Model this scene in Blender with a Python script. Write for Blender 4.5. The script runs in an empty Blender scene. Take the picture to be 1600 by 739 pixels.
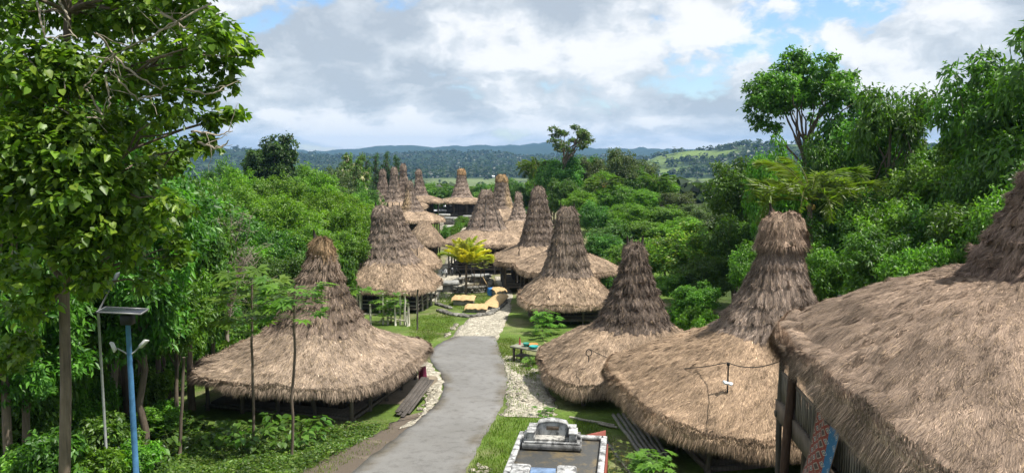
import bpy, math, random
import numpy as np
from mathutils import Vector, Matrix

# ------------------------------------------------------------------ camera, sky, sun, exposure
SC = bpy.context.scene
COL = SC.collection
EYE = 14.0
PITCH = math.radians(6.2)
F = 1200.0                                   # focal length in pixels of a 1600 px wide frame
cam = bpy.data.cameras.new('camera')
cam.sensor_width = 36; cam.lens = 36 * F / 1600
cam.clip_start = 0.1; cam.clip_end = 30000
cam_o = bpy.data.objects.new('camera', cam); COL.objects.link(cam_o)
cam_o.location = (0, 0, EYE); cam_o.rotation_euler = (math.pi / 2 - PITCH, 0, 0)
SC.camera = cam_o

SUN_DIR = Vector((0.44, -0.10, 0.88)).normalized()
SUN_EL = math.asin(SUN_DIR.z); SUN_ROT = math.atan2(SUN_DIR.x, SUN_DIR.y)
sun = bpy.data.lights.new('sun', 'SUN'); sun.energy = 4.2; sun.angle = math.radians(0.5); sun.color = (1.0, 0.955, 0.88)
sun_o = bpy.data.objects.new('sun', sun); COL.objects.link(sun_o)
sun_o.rotation_euler = SUN_DIR.to_track_quat('Z', 'Y').to_euler(); sun_o.location = (0, 0, 60)

SC.view_settings.view_transform = 'Standard'; SC.view_settings.look = 'None'
SC.view_settings.exposure = 0.75; SC.view_settings.gamma = 1.0; SC.view_settings.use_curve_mapping = False
SC.cycles.max_bounces = 6; SC.cycles.diffuse_bounces = 3; SC.cycles.glossy_bounces = 2
SC.cycles.transmission_bounces = 3; SC.cycles.transparent_max_bounces = 4; SC.cycles.volume_bounces = 0
SC.cycles.use_denoising = True
SC.cycles.use_adaptive_sampling = True; SC.cycles.adaptive_threshold = 0.015
SC.cycles.sample_clamp_indirect = 4.0


class NT:
    """tiny node helper"""
    def __init__(s, tree): s.t = tree; s.n = tree.nodes; s.l = tree.links
    def new(s, typ, **kw):
        nd = s.n.new(typ)
        for k, v in kw.items():
            if k.startswith('i_'): continue
            setattr(nd, k, v)
        return nd
    def link(s, a, b): s.l.new(a, b)
    def val(s, sock, v):
        if hasattr(v, 'is_linked') or isinstance(v, bpy.types.NodeSocket): s.link(v, sock)
        else: sock.default_value = v
    def math(s, op, a, b=0.0, c=0.0, clamp=False):
        nd = s.new('ShaderNodeMath', operation=op); nd.use_clamp = clamp
        s.val(nd.inputs[0], a); s.val(nd.inputs[1], b); s.val(nd.inputs[2], c); return nd.outputs[0]
    def vmath(s, op, a, b=(0, 0, 0)):
        nd = s.new('ShaderNodeVectorMath', operation=op); s.val(nd.inputs[0], a); s.val(nd.inputs[1], b); return nd.outputs[0]
    def noise(s, vec, scale, detail=4.0, rough=0.55, dist=0.0, lac=2.0, out='Fac'):
        nd = s.new('ShaderNodeTexNoise'); s.val(nd.inputs['Vector'], vec)
        nd.inputs['Scale'].default_value = scale; nd.inputs['Detail'].default_value = detail
        nd.inputs['Roughness'].default_value = rough; nd.inputs['Distortion'].default_value = dist
        nd.inputs['Lacunarity'].default_value = lac
        return nd.outputs[out]
    def ramp(s, fac, stops, interp='LINEAR'):
        nd = s.new('ShaderNodeValToRGB'); nd.color_ramp.interpolation = interp
        e = nd.color_ramp.elements
        while len(e) < len(stops): e.new(0.5)
        for el, (p, c) in zip(e, stops):
            el.position = p; el.color = (c if len(c) == 4 else (*c, 1)) if not isinstance(c, (int, float)) else (c, c, c, 1)
        s.val(nd.inputs[0], fac); return nd.outputs[0]
    def mix(s, fac, a, b, mode='MIX'):
        nd = s.new('ShaderNodeMix', data_type='RGBA', blend_type=mode)
        s.val(nd.inputs[0], fac); s.val(nd.inputs[6], a if not isinstance(a, tuple) else (*a, 1)[:4])
        s.val(nd.inputs[7], b if not isinstance(b, tuple) else (*b, 1)[:4]); return nd.outputs[2]
    def sstep(s, x, a, b):
        nd = s.new('ShaderNodeMapRange', interpolation_type='SMOOTHSTEP')
        s.val(nd.inputs[0], x); nd.inputs[1].default_value = a; nd.inputs[2].default_value = b; return nd.outputs[0]


def build_world():
    w = bpy.data.worlds.new('World'); SC.world = w; w.use_nodes = True
    N = NT(w.node_tree); N.n.clear()
    out = N.new('ShaderNodeOutputWorld')
    sky = N.new('ShaderNodeTexSky', sky_type='NISHITA'); sky.sun_disc = False
    sky.sun_elevation = SUN_EL; sky.sun_rotation = SUN_ROT; sky.altitude = 300; sky.air_density = 1.3; sky.dust_density = 0.15; sky.ozone_density = 2.0
    bg = N.new('ShaderNodeBackground'); N.link(N.mix(1.0, sky.outputs[0], (.76, .87, 1.06, 1), 'MULTIPLY'), bg.inputs[0]); bg.inputs[1].default_value = 0.10
    tc = N.new('ShaderNodeTexCoord')
    d = tc.outputs['Generated']
    sx = N.new('ShaderNodeSeparateXYZ'); N.link(d, sx.inputs[0])
    x, y, z = sx.outputs
    # cumulus seen low over the horizon: layers flatten as they recede
    zz = N.math('MAXIMUM', z, 0.0)
    zc = N.math('POWER', N.math('ADD', zz, 0.004), 0.72)
    cb = N.new('ShaderNodeCombineXYZ'); N.link(x, cb.inputs[0]); N.link(y, cb.inputs[1]); N.link(N.math('MULTIPLY', zc, 1.35), cb.inputs[2])
    p = cb.outputs[0]
    p = N.vmath('ADD', p, (3.14, 1.3, 0.42))
    warp = N.noise(p, 9.0, 5.0, 0.6, out='Color')
    wv = N.vmath('SCALE', N.vmath('SUBTRACT', warp, (0.5, 0.5, 0.5))); wv.node.inputs[3].default_value = 0.075
    pw = N.vmath('ADD', p, wv)
    n1 = N.noise(pw, 5.0, 13.0, 0.565)
    n1u = N.noise(N.vmath('ADD', pw, (-0.015, 0.0, -0.030)), 5.0, 13.0, 0.565)
    n1f = N.noise(N.vmath('ADD', pw, (-0.05, 0.0, -0.085)), 5.0, 3.0, 0.5)
    big = N.noise(N.vmath('MULTIPLY', p, (1, 1, 1.7)), 2.6, 3.0, 0.5)
    gap = 0.0
    for (gx, gz, w0, k) in ((0.185, 0.185, 0.9975, 0.11), (0.30, 0.155, 0.9990, 0.05), (0.24, 0.075, 0.9985, 0.04)):   # clear blue gaps between the clouds
        g_ = Vector((gx, 1, gz)).normalized(); nd = N.new('ShaderNodeVectorMath', operation='DOT_PRODUCT'); N.link(d, nd.inputs[0]); nd.inputs[1].default_value = g_
        gap = N.math('ADD', gap, N.math('MULTIPLY', N.sstep(nd.outputs['Value'], w0, 1.0), k))
    n1c = N.math('SUBTRACT', n1, gap)
    cov = N.sstep(N.math('ADD', n1c, N.math('MULTIPLY', N.math('SUBTRACT', big, 0.5), 0.35)), 0.32, 0.40)
    relief = N.math('ADD', N.math('MULTIPLY', N.math('SUBTRACT', n1u, n1), -3.6), N.math('MULTIPLY', N.math('SUBTRACT', n1f, n1), -2.2))
    lit = N.math('ADD', N.math('ADD', relief, 0.44), N.math('MULTIPLY', N.math('SUBTRACT', 0.52, big), 1.5))
    ccol = N.ramp(lit, [(0.0, (0.49, 0.545, 0.605)), (0.30, (0.60, 0.65, 0.70)), (0.58, (0.74, 0.78, 0.815)), (0.82, (0.94, 0.945, 0.95)), (1.0, (1.0, 0.995, 0.98))])
    cbg = N.new('ShaderNodeBackground'); N.link(ccol, cbg.inputs[0]); cbg.inputs[1].default_value = 0.645
    mx = N.new('ShaderNodeMixShader'); N.link(N.math('MULTIPLY', cov, 0.94), mx.inputs[0]); N.link(bg.outputs[0], mx.inputs[1]); N.link(cbg.outputs[0], mx.inputs[2])
    N.link(mx.outputs[0], out.inputs[0])
build_world()

# ------------------------------------------------------------------ helpers
def ray(px, py):
    a = (px - 800) / F; b = (369.5 - py) / F
    return np.array([a, math.cos(PITCH) + b * math.sin(PITCH), -math.sin(PITCH) + b * math.cos(PITCH)])
def at(px, py, Y):
    r = ray(px, py); return np.array([0, 0, EYE]) + r * (Y / r[1])
def zat(py, Y): return at(800, py, Y)[2]
def xat(px, Y, py=400): return at(px, py, Y)[0]

_gy = [-80, -40, 0, 10, 20, 28, 40, 55, 75, 100, 140, 190, 215, 250, 300, 420, 600, 20000]
_gz = [11, 9.5, 7.4, 5.4, 3.6, 2.3, 1.35, 0.2, -1.15, -1.6, -1.6, -1.5, -2.5, -6, -13, -27, -34, -35]
_ty = np.arange(-80, 700, 0.5)
_tz = np.interp(_ty, _gy, _gz)
_k = np.hanning(25); _k /= _k.sum()
_tz = np.convolve(np.pad(_tz, 12, mode='edge'), _k, mode='valid')

def smooth(x, a, b):
    t = np.clip((x - a) / (b - a), 0, 1); return t * t * (3 - 2 * t)
_rs = np.random.RandomState(5)
_wav = [(_rs.uniform(-1, 1, 2), _rs.uniform(0, 6.28)) for _ in range(24)]
def wobble(X, Y, s):
    """cheap smooth noise about -1..1"""
    o = 0
    for i, (k, ph) in enumerate(_wav):
        f = (0.5 + i * 0.17) / s
        kn = k / np.linalg.norm(k)
        o = o + np.sin((X * kn[0] + Y * kn[1]) * f * 2 * np.pi + ph) / (1 + i * 0.25)
    return o / 3.2
def ridge(px, xs, ys, r0):
    return EYE + np.interp(px, xs, [(239.2 - v) / F * r0 for v in ys])
def ground(X, Y):
    X = np.asarray(X, float); Y = np.asarray(Y, float)
    z = np.interp(Y, _ty, _tz)
    near = 1 - smooth(Y, 38, 60)
    z = z + near * 0.06 * np.clip(X - 4, 0, 30)
    z = z - 0.06 * np.clip(-X - 15, 0, 40) * (1 - smooth(Y, 200, 400))
    z = z + 6.0 * np.exp(-((X - 45) / 30) ** 2 - ((Y - 140) / 55) ** 2)
    far = smooth(Y, 300, 900)
    r = np.hypot(X, Y); px = 800 + F * X / np.maximum(Y, 1)
    px = np.where(Y > 1, px, 800)
    zf = np.full_like(z, -35.0)
    wob = wobble(X, Y, 900) * 0.5 + wobble(X, Y, 330) * 0.28
    for r0, w, xs, ys in ((3000, 650, [-400, 330, 480, 560, 620, 860, 960, 1100, 2000], [238, 237, 241, 246, 243, 244, 247, 250, 244]),
                          (6000, 1100, [-400, 330, 470, 560, 600, 640, 690, 780, 850, 950, 1200, 2000], [238, 236, 236, 236, 229, 228, 232, 229, 225, 233, 238, 230]),
                          (1900, 430, [-400, 900, 985, 1030, 1080, 1110, 1150, 1200, 1300, 2000], [330, 330, 262, 244, 238, 237, 229, 229, 232, 228])):
        h = np.maximum(ridge(px, xs, ys, r0), -35)
        prof = np.exp(-np.abs((r - r0) / w) ** 2.2)
        zf = np.maximum(zf, -35 + (h + 35) * prof * (1 + 0.16 * wob * (1 - 0.75 * smooth(prof, .8, .95))) + prof ** 3 * (r0 / 6000) * (20 * wobble(X, Y, 620) + 9 * wobble(X + 50, Y, 170)))
    return z * (1 - far) + zf * far
def g1(x, y): return float(ground(x, y))
def gp(px, py):
    """where the sight line of a photo pixel meets the ground"""
    r = ray(px, py); lo = 2.0
    Ys = np.linspace(6, 400, 3000)
    P = np.array([0, 0, EYE])[None] + r[None] * (Ys / r[1])[:, None]
    gz = ground(P[:, 0], P[:, 1]); i = np.argmax(P[:, 2] < gz)
    return P[i, :2]

def tag(o, label=None, cat=None, group=None, kind=None):
    if label: o['label'] = label
    if cat: o['category'] = cat
    if group: o['group'] = group
    if kind: o['kind'] = kind
    return o
def empty(name, loc=(0, 0, 0), rz=0.0, label=None, cat=None, group=None, scale=None):
    o = bpy.data.objects.new(name, None); COL.objects.link(o); o.empty_display_size = 0.3
    o.location = [float(v) for v in loc]; o.rotation_euler = (0, 0, rz)
    if scale is not None: o.scale = scale
    return tag(o, label, cat, group)

class MB:
    """collects vertices and faces, then links them as one mesh object"""
    def __init__(s): s.v = []; s.f = []; s.c = []; s.uv = None; s.n = 0; s.m = []
    def add(s, v, f, col=None, mi=0):
        v = np.asarray(v, float).reshape(-1, 3)
        s.v.append(v); f = np.asarray(f, int)
        s.f.append(f + s.n); s.m.append(mi)
        if col is None: col = (1, 1, 1)
        col = np.asarray(col, float)
        if col.ndim == 1: col = np.repeat(col[None, :3], len(v), 0)
        s.c.append(col[:, :3]); s.n += len(v); return s
    def box(s, c, size, rot=None, col=None, taper=1.0, bev=0.0, mi=0):
        hx, hy, hz = [k / 2 for k in size]
        b = min(bev, hx * .9, hy * .9, hz * .9)
        if b <= 0:
            v = np.array([[sx * hx * (taper if sz > 0 else 1), sy * hy * (taper if sz > 0 else 1), sz * hz] for sz in (-1, 1) for sx, sy in ((-1, -1), (1, -1), (1, 1), (-1, 1))])
            f = [[3, 2, 1, 0], [4, 5, 6, 7], [0, 1, 5, 4], [1, 2, 6, 5], [2, 3, 7, 6], [3, 0, 4, 7]]
        else:
            rings = []
            for z, k in ((-hz, b), (-hz + b, 0), (hz - b, 0), (hz, b)):
                t = taper if z > 0 else 1
                X = (hx - k) * t; Yy = (hy - k) * t
                ch = b * 0.6
                rings.append([[-X + ch, -Yy, z], [X - ch, -Yy, z], [X, -Yy + ch, z], [X, Yy - ch, z], [X - ch, Yy, z], [-X + ch, Yy, z], [-X, Yy - ch, z], [-X, -Yy + ch, z]])
            v = np.array(rings).reshape(-1, 3)
            for k in range(3):
                q = np.array([[k * 8 + j, k * 8 + (j + 1) % 8, (k + 1) * 8 + (j + 1) % 8, (k + 1) * 8 + j] for j in range(8)])
                if k == 0: base = s.n
                R = np.array(rot) if rot is not None else np.eye(3)
                if k == 0: s.add(v @ R.T + np.array(c), q, col, mi)
                else: s.f.append(q + base); s.m.append(mi)
            s.f.append(np.array([[base + 7 - j for j in range(8)]])); s.m.append(mi)
            s.f.append(np.array([[base + 24 + j for j in range(8)]])); s.m.append(mi)
            return s
        R = np.array(rot) if rot is not None else np.eye(3)
        return s.add(v @ R.T + np.array(c), f, col, mi)
    def tube(s, pts, rad, n=6, col=None, cap=True, mi=0):
        P = np.asarray(pts, float); m = len(P)
        rad = np.broadcast_to(np.asarray(rad, float), (m,))
        T = np.gradient(P, axis=0); T /= np.linalg.norm(T, axis=1)[:, None] + 1e-9
        ref = np.array([0, 0, 1.0]) if abs(T[0][2]) < 0.9 else np.array([1.0, 0, 0])
        U = np.cross(T, ref); U /= np.linalg.norm(U, axis=1)[:, None] + 1e-9
        W = np.cross(T, U)
        a = np.arange(n) * 2 * np.pi / n
        V = P[:, None] + rad[:, None, None] * (np.cos(a)[None, :, None] * U[:, None] + np.sin(a)[None, :, None] * W[:, None])
        idx = np.arange(m * n).reshape(m, n)
        q = np.stack([idx[:-1], np.roll(idx, -1, 1)[:-1], np.roll(idx, -1, 1)[1:], idx[1:]], -1).reshape(-1, 4)
        b = s.n
        s.add(V.reshape(-1, 3), q, col, mi)
        if cap:
            s.f.append(np.array([b + idx[0]])); s.m.append(mi)
            s.f.append(np.array([b + idx[-1][::-1]])); s.m.append(mi)
        return s
    def grid(s, V, col=None, closed=False, mi=0):
        m, n = V.shape[:2]; idx = np.arange(m * n).reshape(m, n)
        if closed: nx = np.roll(idx, -1, 1)
        else: idx2 = idx[:, 1:]
        if closed: q = np.stack([idx[:-1], nx[:-1], nx[1:], idx[1:]], -1)
        else: q = np.stack([idx[:-1, :-1], idx2[:-1], idx2[1:], idx[1:, :-1]], -1)
        if col is not None and np.ndim(col) == 3: col = col.reshape(-1, 3)
        return s.add(V.reshape(-1, 3), q.reshape(-1, 4), col, mi)
    def mesh(s, name, mats, smooth_=False):
        me = bpy.data.meshes.new(name)
        V = np.concatenate(s.v); me.vertices.add(len(V)); me.vertices.foreach_set('co', V.astype(np.float32).ravel())
        loops = np.concatenate([f.ravel() for f in s.f]); sizes = np.concatenate([np.full(f.shape[0], f.shape[1]) for f in s.f])
        mi = np.concatenate([np.full(f.shape[0], k) for f, k in zip(s.f, s.m)])
        starts = np.concatenate([[0], np.cumsum(sizes)[:-1]])
        me.loops.add(len(loops)); me.loops.foreach_set('vertex_index', loops.astype(np.int32))
        me.polygons.add(len(sizes)); me.polygons.foreach_set('loop_start', starts.astype(np.int32))
        me.polygons.foreach_set('material_index', mi.astype(np.int32))
        C = np.concatenate(s.c); C = np.concatenate([C, np.ones((len(C), 1))], 1)
        at_ = me.color_attributes.new('tint', 'FLOAT_COLOR', 'POINT'); at_.data.foreach_set('color', C.astype(np.float32).ravel())
        if s.uv is not None:
            UV = np.concatenate(s.uv)
            ul = me.uv_layers.new(name='UVMap'); ul.data.foreach_set('uv', UV[loops].astype(np.float32).ravel())
        me.update(calc_edges=True); me.validate()
        if smooth_: me.polygons.foreach_set('use_smooth', np.ones(len(sizes), bool))
        for m in (mats if isinstance(mats, (list, tuple)) else [mats]): me.materials.append(m)
        return me
    def build(s, name, mats, parent=None, smooth_=False):
        o = bpy.data.objects.new(name, s.mesh(name, mats, smooth_)); COL.objects.link(o)
        if parent is not None: o.parent = parent
        return o
def link_copy(o, parent=None):
    c = o.copy(); COL.objects.link(c); c.parent = parent
    for ch in [k for k in o.children]: link_copy(ch, c)
    return c
def rotm(rx=0, ry=0, rz=0): return np.array(Matrix.Rotation(rz, 3, 'Z') @ Matrix.Rotation(ry, 3, 'Y') @ Matrix.Rotation(rx, 3, 'X'))

# ------------------------------------------------------------------ materials
def new_mat(name):
    m = bpy.data.materials.new(name); m.use_nodes = True
    N = NT(m.node_tree); b = N.n['Principled BSDF']; return m, N, b
def attr(N):
    a = N.new('ShaderNodeAttribute'); a.attribute_name = 'tint'; return a.outputs['Color']
def mat_simple(name, col, rough=0.8, noise=(6.0, 0.35), bump=0.0, metallic=0.0, spec=0.3, scale2=None):
    m, N, b = new_mat(name)
    tc = N.new('ShaderNodeTexCoord').outputs['Object']
    n = N.noise(tc, noise[0], 6.0, 0.6)
    k = N.ramp(n, [(0.3, (1 - noise[1],) * 3), (0.7, (1 + noise[1] * 0.6,) * 3)])
    c = N.mix(1.0, N.mix(1.0, (*col, 1), attr(N), 'MULTIPLY'), k, 'MULTIPLY')
    N.link(c, b.inputs['Base Color']); b.inputs['Roughness'].default_value = rough; b.inputs['Metallic'].default_value = metallic
    b.inputs['Specular IOR Level'].default_value = spec
    if bump:
        bp = N.new('ShaderNodeBump'); bp.inputs['Strength'].default_value = bump; bp.inputs['Distance'].default_value = 0.05
        N.link(N.noise(tc, noise[0] * 4, 5.0, 0.6), bp.inputs['Height']); N.link(bp.outputs[0], b.inputs['Normal'])
    return m
def mat_thatch():
    m, N, b = new_mat('thatch')
    uv = N.new('ShaderNodeUVMap').outputs[0]
    s1 = N.noise(N.vmath('MULTIPLY', uv, (22.0, 1.6, 1.0)), 1.0, 6.0, 0.65)
    s2 = N.noise(N.vmath('MULTIPLY', uv, (70.0, 5.0, 1.0)), 1.0, 3.0, 0.6)
    tc = N.new('ShaderNodeTexCoord').outputs['Object']
    pt = N.noise(tc, 0.8, 5.0, 0.6)
    k = N.math('MULTIPLY', N.math('MULTIPLY', N.ramp(s1, [(0.28, 0.45), (0.5, 0.95), (0.75, 1.4)]), N.ramp(s2, [(0.3, 0.55), (0.7, 1.35)])), N.ramp(pt, [(0.3, 0.75), (0.7, 1.2)]))
    vm = N.vmath('SCALE', attr(N)); N.link(k, vm.node.inputs[3])
    N.link(vm, b.inputs['Base Color']); b.inputs['Roughness'].default_value = 0.85; b.inputs['Specular IOR Level'].default_value = 0.15
    bp = N.new('ShaderNodeBump'); bp.inputs['Strength'].default_value = 0.8; bp.inputs['Distance'].default_value = 0.06
    N.link(N.math('ADD', s1, N.math('MULTIPLY', s2, 0.5)), bp.inputs['Height']); N.link(bp.outputs[0], b.inputs['Normal'])
    return m
def mat_leaf(name='leaves', trans=0.38, gloss=0.42, spec=0.4):
    m, N, b = new_mat(name)
    oi = N.new('ShaderNodeObjectInfo')
    hs = N.new('ShaderNodeHueSaturation')
    N.link(attr(N), hs.inputs['Color'])
    N.link(N.math('ADD', N.math('MULTIPLY', oi.outputs['Random'], 0.03), 0.485), hs.inputs['Hue'])
    N.link(N.math('ADD', N.math('MULTIPLY', oi.outputs['Random'], 0.35), 0.85), hs.inputs['Value'])
    N.link(hs.outputs[0], b.inputs['Base Color']); b.inputs['Roughness'].default_value = gloss; b.inputs['Specular IOR Level'].default_value = spec
    tr = N.new('ShaderNodeBsdfTranslucent')
    N.link(N.mix(1.0, hs.outputs[0], (1.5, 1.7, 0.6, 1), 'MULTIPLY'), tr.inputs[0])
    mx = N.new('ShaderNodeMixShader'); mx.inputs[0].default_value = trans
    N.link(b.outputs[0], mx.inputs[1]); N.link(tr.outputs[0], mx.inputs[2]); N.link(mx.outputs[0], N.n['Material Output'].inputs[0])
    return m
def mat_ground():
    m, N, b = new_mat('earth_and_turf')
    tc = N.new('ShaderNodeTexCoord').outputs['Object']
    n1 = N.noise(tc, 0.35, 8.0, 0.65); n2 = N.noise(tc, 6.0, 5.0, 0.7); n3 = N.noise(tc, 0.012, 8.0, 0.65)
    k = N.math('MULTIPLY', N.math('MULTIPLY', N.ramp(n1, [(0.3, 0.6), (0.7, 1.35)]), N.ramp(n2, [(0.3, 0.7), (0.7, 1.3)])), N.ramp(n3, [(0.3, 0.7), (0.7, 1.25)]))
    vm = N.vmath('SCALE', attr(N)); N.link(k, vm.node.inputs[3])
    N.link(vm, b.inputs['Base Color']); b.inputs['Roughness'].default_value = 0.95; b.inputs['Specular IOR Level'].default_value = 0.1
    bp = N.new('ShaderNodeBump'); bp.inputs['Strength'].default_value = 0.7; bp.inputs['Distance'].default_value = 0.12
    N.link(n2, bp.inputs['Height']); N.link(bp.outputs[0], b.inputs['Normal'])
    return m
def mat_road():
    m, N, b = new_mat('grey_concrete_road')
    tc = N.new('ShaderNodeTexCoord').outputs['Object']
    n1 = N.noise(tc, 0.28, 6.0, 0.6); n2 = N.noise(tc, 24.0, 4.0, 0.7); n3 = N.noise(tc, 2.2, 8.0, 0.7)
    c = N.ramp(n1, [(0.3, (0.165, 0.161, 0.152)), (0.7, (0.225, 0.221, 0.212))])
    c = N.mix(N.ramp(n3, [(0.5, 0.0), (0.66, 0.6)]), c, (0.105, 0.10, 0.092, 1))
    c = N.mix(1.0, c, N.ramp(n2, [(0.25, 0.78), (0.75, 1.15)]), 'MULTIPLY')
    vo = N.new('ShaderNodeTexVoronoi', feature='DISTANCE_TO_EDGE'); vo.inputs['Scale'].default_value = 0.16
    N.link(N.vmath('ADD', tc, N.vmath('SCALE', N.noise(tc, 1.2, 4.0, 0.6, out='Color'))), vo.inputs['Vector'])
    c = N.mix(N.ramp(vo.outputs['Distance'], [(0.0, 0.5), (0.004, 0.0)]), c, (0.13, 0.12, 0.11, 1))
    N.link(N.mix(1.0, c, attr(N), 'MULTIPLY'), b.inputs['Base Color']); b.inputs['Roughness'].default_value = 0.9; b.inputs['Specular IOR Level'].default_value = 0.2
    bp = N.new('ShaderNodeBump'); bp.inputs['Strength'].default_value = 0.3; bp.inputs['Distance'].default_value = 0.02
    N.link(n2, bp.inputs['Height']); N.link(bp.outputs[0], b.inputs['Normal'])
    return m
def mat_rubble(name, base, mortar, scale):
    m, N, b = new_mat(name)
    tc = N.new('ShaderNodeTexCoord').outputs['Object']
    wv = N.vmath('SCALE', N.noise(tc, scale * 0.8, 4.0, 0.6, out='Color')); wv.node.inputs[3].default_value = 0.35
    p = N.vmath('ADD', tc, wv)
    vo = N.new('ShaderNodeTexVoronoi', feature='DISTANCE_TO_EDGE'); vo.inputs['Scale'].default_value = scale; N.link(p, vo.inputs['Vector'])
    vc = N.new('ShaderNodeTexVoronoi'); vc.inputs['Scale'].default_value = scale; N.link(p, vc.inputs['Vector'])
    n = N.noise(tc, 0.6, 7.0, 0.65); n2 = N.noise(tc, 9.0, 5.0, 0.7)
    c = N.mix(N.ramp(n, [(0.35, 0.0), (0.7, 0.6)]), (*base, 1), tuple(v * 0.62 for v in base))
    bw = N.new('ShaderNodeRGBToBW'); N.link(vc.outputs['Color'], bw.inputs[0])
    c = N.mix(0.55, c, N.mix(1.0, c, N.ramp(bw.outputs[0], [(0.2, 0.45), (0.8, 1.35)]), 'MULTIPLY'))
    c = N.mix(N.ramp(vo.outputs['Distance'], [(0.0, 0.75), (0.09, 0.0)]), c, (*mortar, 1))
    c = N.mix(1.0, c, N.ramp(n2, [(0.3, 0.65), (0.7, 1.2)]), 'MULTIPLY')
    N.link(N.mix(1.0, c, attr(N), 'MULTIPLY'), b.inputs['Base Color']); b.inputs['Roughness'].default_value = 0.95; b.inputs['Specular IOR Level'].default_value = 0.1
    bp = N.new('ShaderNodeBump'); bp.inputs['Strength'].default_value = 0.9; bp.inputs['Distance'].default_value = 0.08
    N.link(N.math('ADD', N.ramp(vo.outputs['Distance'], [(0.0, 0.0), (0.25, 1.0)]), n2), bp.inputs['Height']); N.link(bp.outputs[0], b.inputs['Normal'])
    return m
def mat_stained(name, base, stain, amount=0.55, scale=2.0, rough=0.8):
    """weathered plaster or stone with mould stains of their own shape"""
    m, N, b = new_mat(name)
    tc = N.new('ShaderNodeTexCoord').outputs['Object']
    n = N.noise(N.vmath('MULTIPLY', tc, (1, 1, 0.5)), scale, 9.0, 0.7, 0.4)
    n2 = N.noise(tc, scale * 9, 5.0, 0.7)
    c = N.mix(N.ramp(N.math('ADD', n, N.math('MULTIPLY', n2, 0.25)), [(amount, 0.0), (amount + 0.16, 0.9)]), (*base, 1), (*stain, 1))
    c = N.mix(1.0, c, N.ramp(n2, [(0.3, 0.8), (0.7, 1.1)]), 'MULTIPLY')
    N.link(N.mix(1.0, c, attr(N), 'MULTIPLY'), b.inputs['Base Color']); b.inputs['Roughness'].default_value = rough
    bp = N.new('ShaderNodeBump'); bp.inputs['Strength'].default_value = 0.4; bp.inputs['Distance'].default_value = 0.02
    N.link(n2, bp.inputs['Height']); N.link(bp.outputs[0], b.inputs['Normal'])
    return m
def mat_wood(name, col):
    m, N, b = new_mat(name)
    tc = N.new('ShaderNodeTexCoord').outputs['Object']
    n = N.noise(N.vmath('MULTIPLY', tc, (14, 14, 1.2)), 1.0, 6.0, 0.65)
    n2 = N.noise(tc, 1.3, 5.0, 0.6)
    k = N.math('MULTIPLY', N.ramp(n, [(0.3, 0.55), (0.7, 1.3)]), N.ramp(n2, [(0.3, 0.7), (0.7, 1.25)]))
    vm = N.vmath('SCALE', N.mix(1.0, (*col, 1), attr(N), 'MULTIPLY')); N.link(k, vm.node.inputs[3])
    N.link(vm, b.inputs['Base Color']); b.inputs['Roughness'].default_value = 0.8; b.inputs['Specular IOR Level'].default_value = 0.25
    return m
M_THATCH = mat_thatch()
M_LEAF = mat_leaf()
M_LEAF_DRY = mat_leaf('grass_blades', 0.3, 0.6, 0.2)
M_BARK = mat_wood('bark', (0.16, 0.125, 0.095))
M_BARK_PALE = mat_wood('pale_bark', (0.34, 0.29, 0.23))
M_WOOD = mat_wood('weathered_wood', (0.11, 0.095, 0.08))
M_WOOD_GREY = mat_wood('grey_wood', (0.34, 0.32, 0.29))
M_WOOD_DARK = mat_wood('dark_wood', (0.055, 0.045, 0.038))
M_GROUND = mat_ground()
M_ROAD = mat_road()
M_LIME = mat_rubble('limestone_rubble', (0.58, 0.53, 0.43), (0.27, 0.25, 0.17), 3.2)
M_STONE = mat_rubble('dry_stone', (0.26, 0.25, 0.22), (0.05, 0.05, 0.04), 2.4)
M_DIRT = mat_stained('brown_dirt', (0.105, 0.082, 0.060), (0.20, 0.165, 0.115), 0.66, 0.9, 0.95)
M_PLINTH = mat_stained('trodden_earth', (0.24, 0.195, 0.14), (0.13, 0.11, 0.07), 0.6, 1.1, 0.95)
M_PLASTER = mat_stained('mouldy_white_plaster', (0.50, 0.50, 0.49), (0.05, 0.05, 0.05), 0.56, 3.6)
M_CEMENT = mat_stained('mossy_cement', (0.060, 0.060, 0.056), (0.15, 0.115, 0.06), 0.6, 1.4, 0.6)
M_TOMB = mat_stained('grey_tomb_stone', (0.30, 0.30, 0.28), (0.10, 0.10, 0.09), 0.6, 1.6)
M_TARP = mat_simple('tan_sheet', (0.50, 0.35, 0.17), 0.7, (3.0, 0.25), 0.2)
M_BLUEPOLE = mat_simple('blue_paint', (0.07, 0.19, 0.36), 0.45, (5.0, 0.3))
M_METAL = mat_simple('grey_metal', (0.36, 0.37, 0.37), 0.45, (6.0, 0.25), metallic=0.3)
M_PANEL = mat_simple('solar_cells', (0.02, 0.022, 0.032), 0.25, (8.0, 0.2), spec=0.5)
M_BLUETILE = mat_simple('blue_glazed_tile', (0.16, 0.24, 0.38), 0.25, (4.0, 0.5), spec=0.5)
M_RED = mat_simple('dark_red_paint', (0.26, 0.07, 0.05), 0.7, (4.0, 0.3))
M_PAINT = mat_simple('coloured_stuff', (1, 1, 1), 0.6, (6.0, 0.2))
M_BLACK = mat_simple('black_rubber', (0.02, 0.02, 0.02), 0.5, (6.0, 0.2))
M_SKIN = mat_simple('skin', (0.30, 0.17, 0.11), 0.6, (6.0, 0.1))

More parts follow.
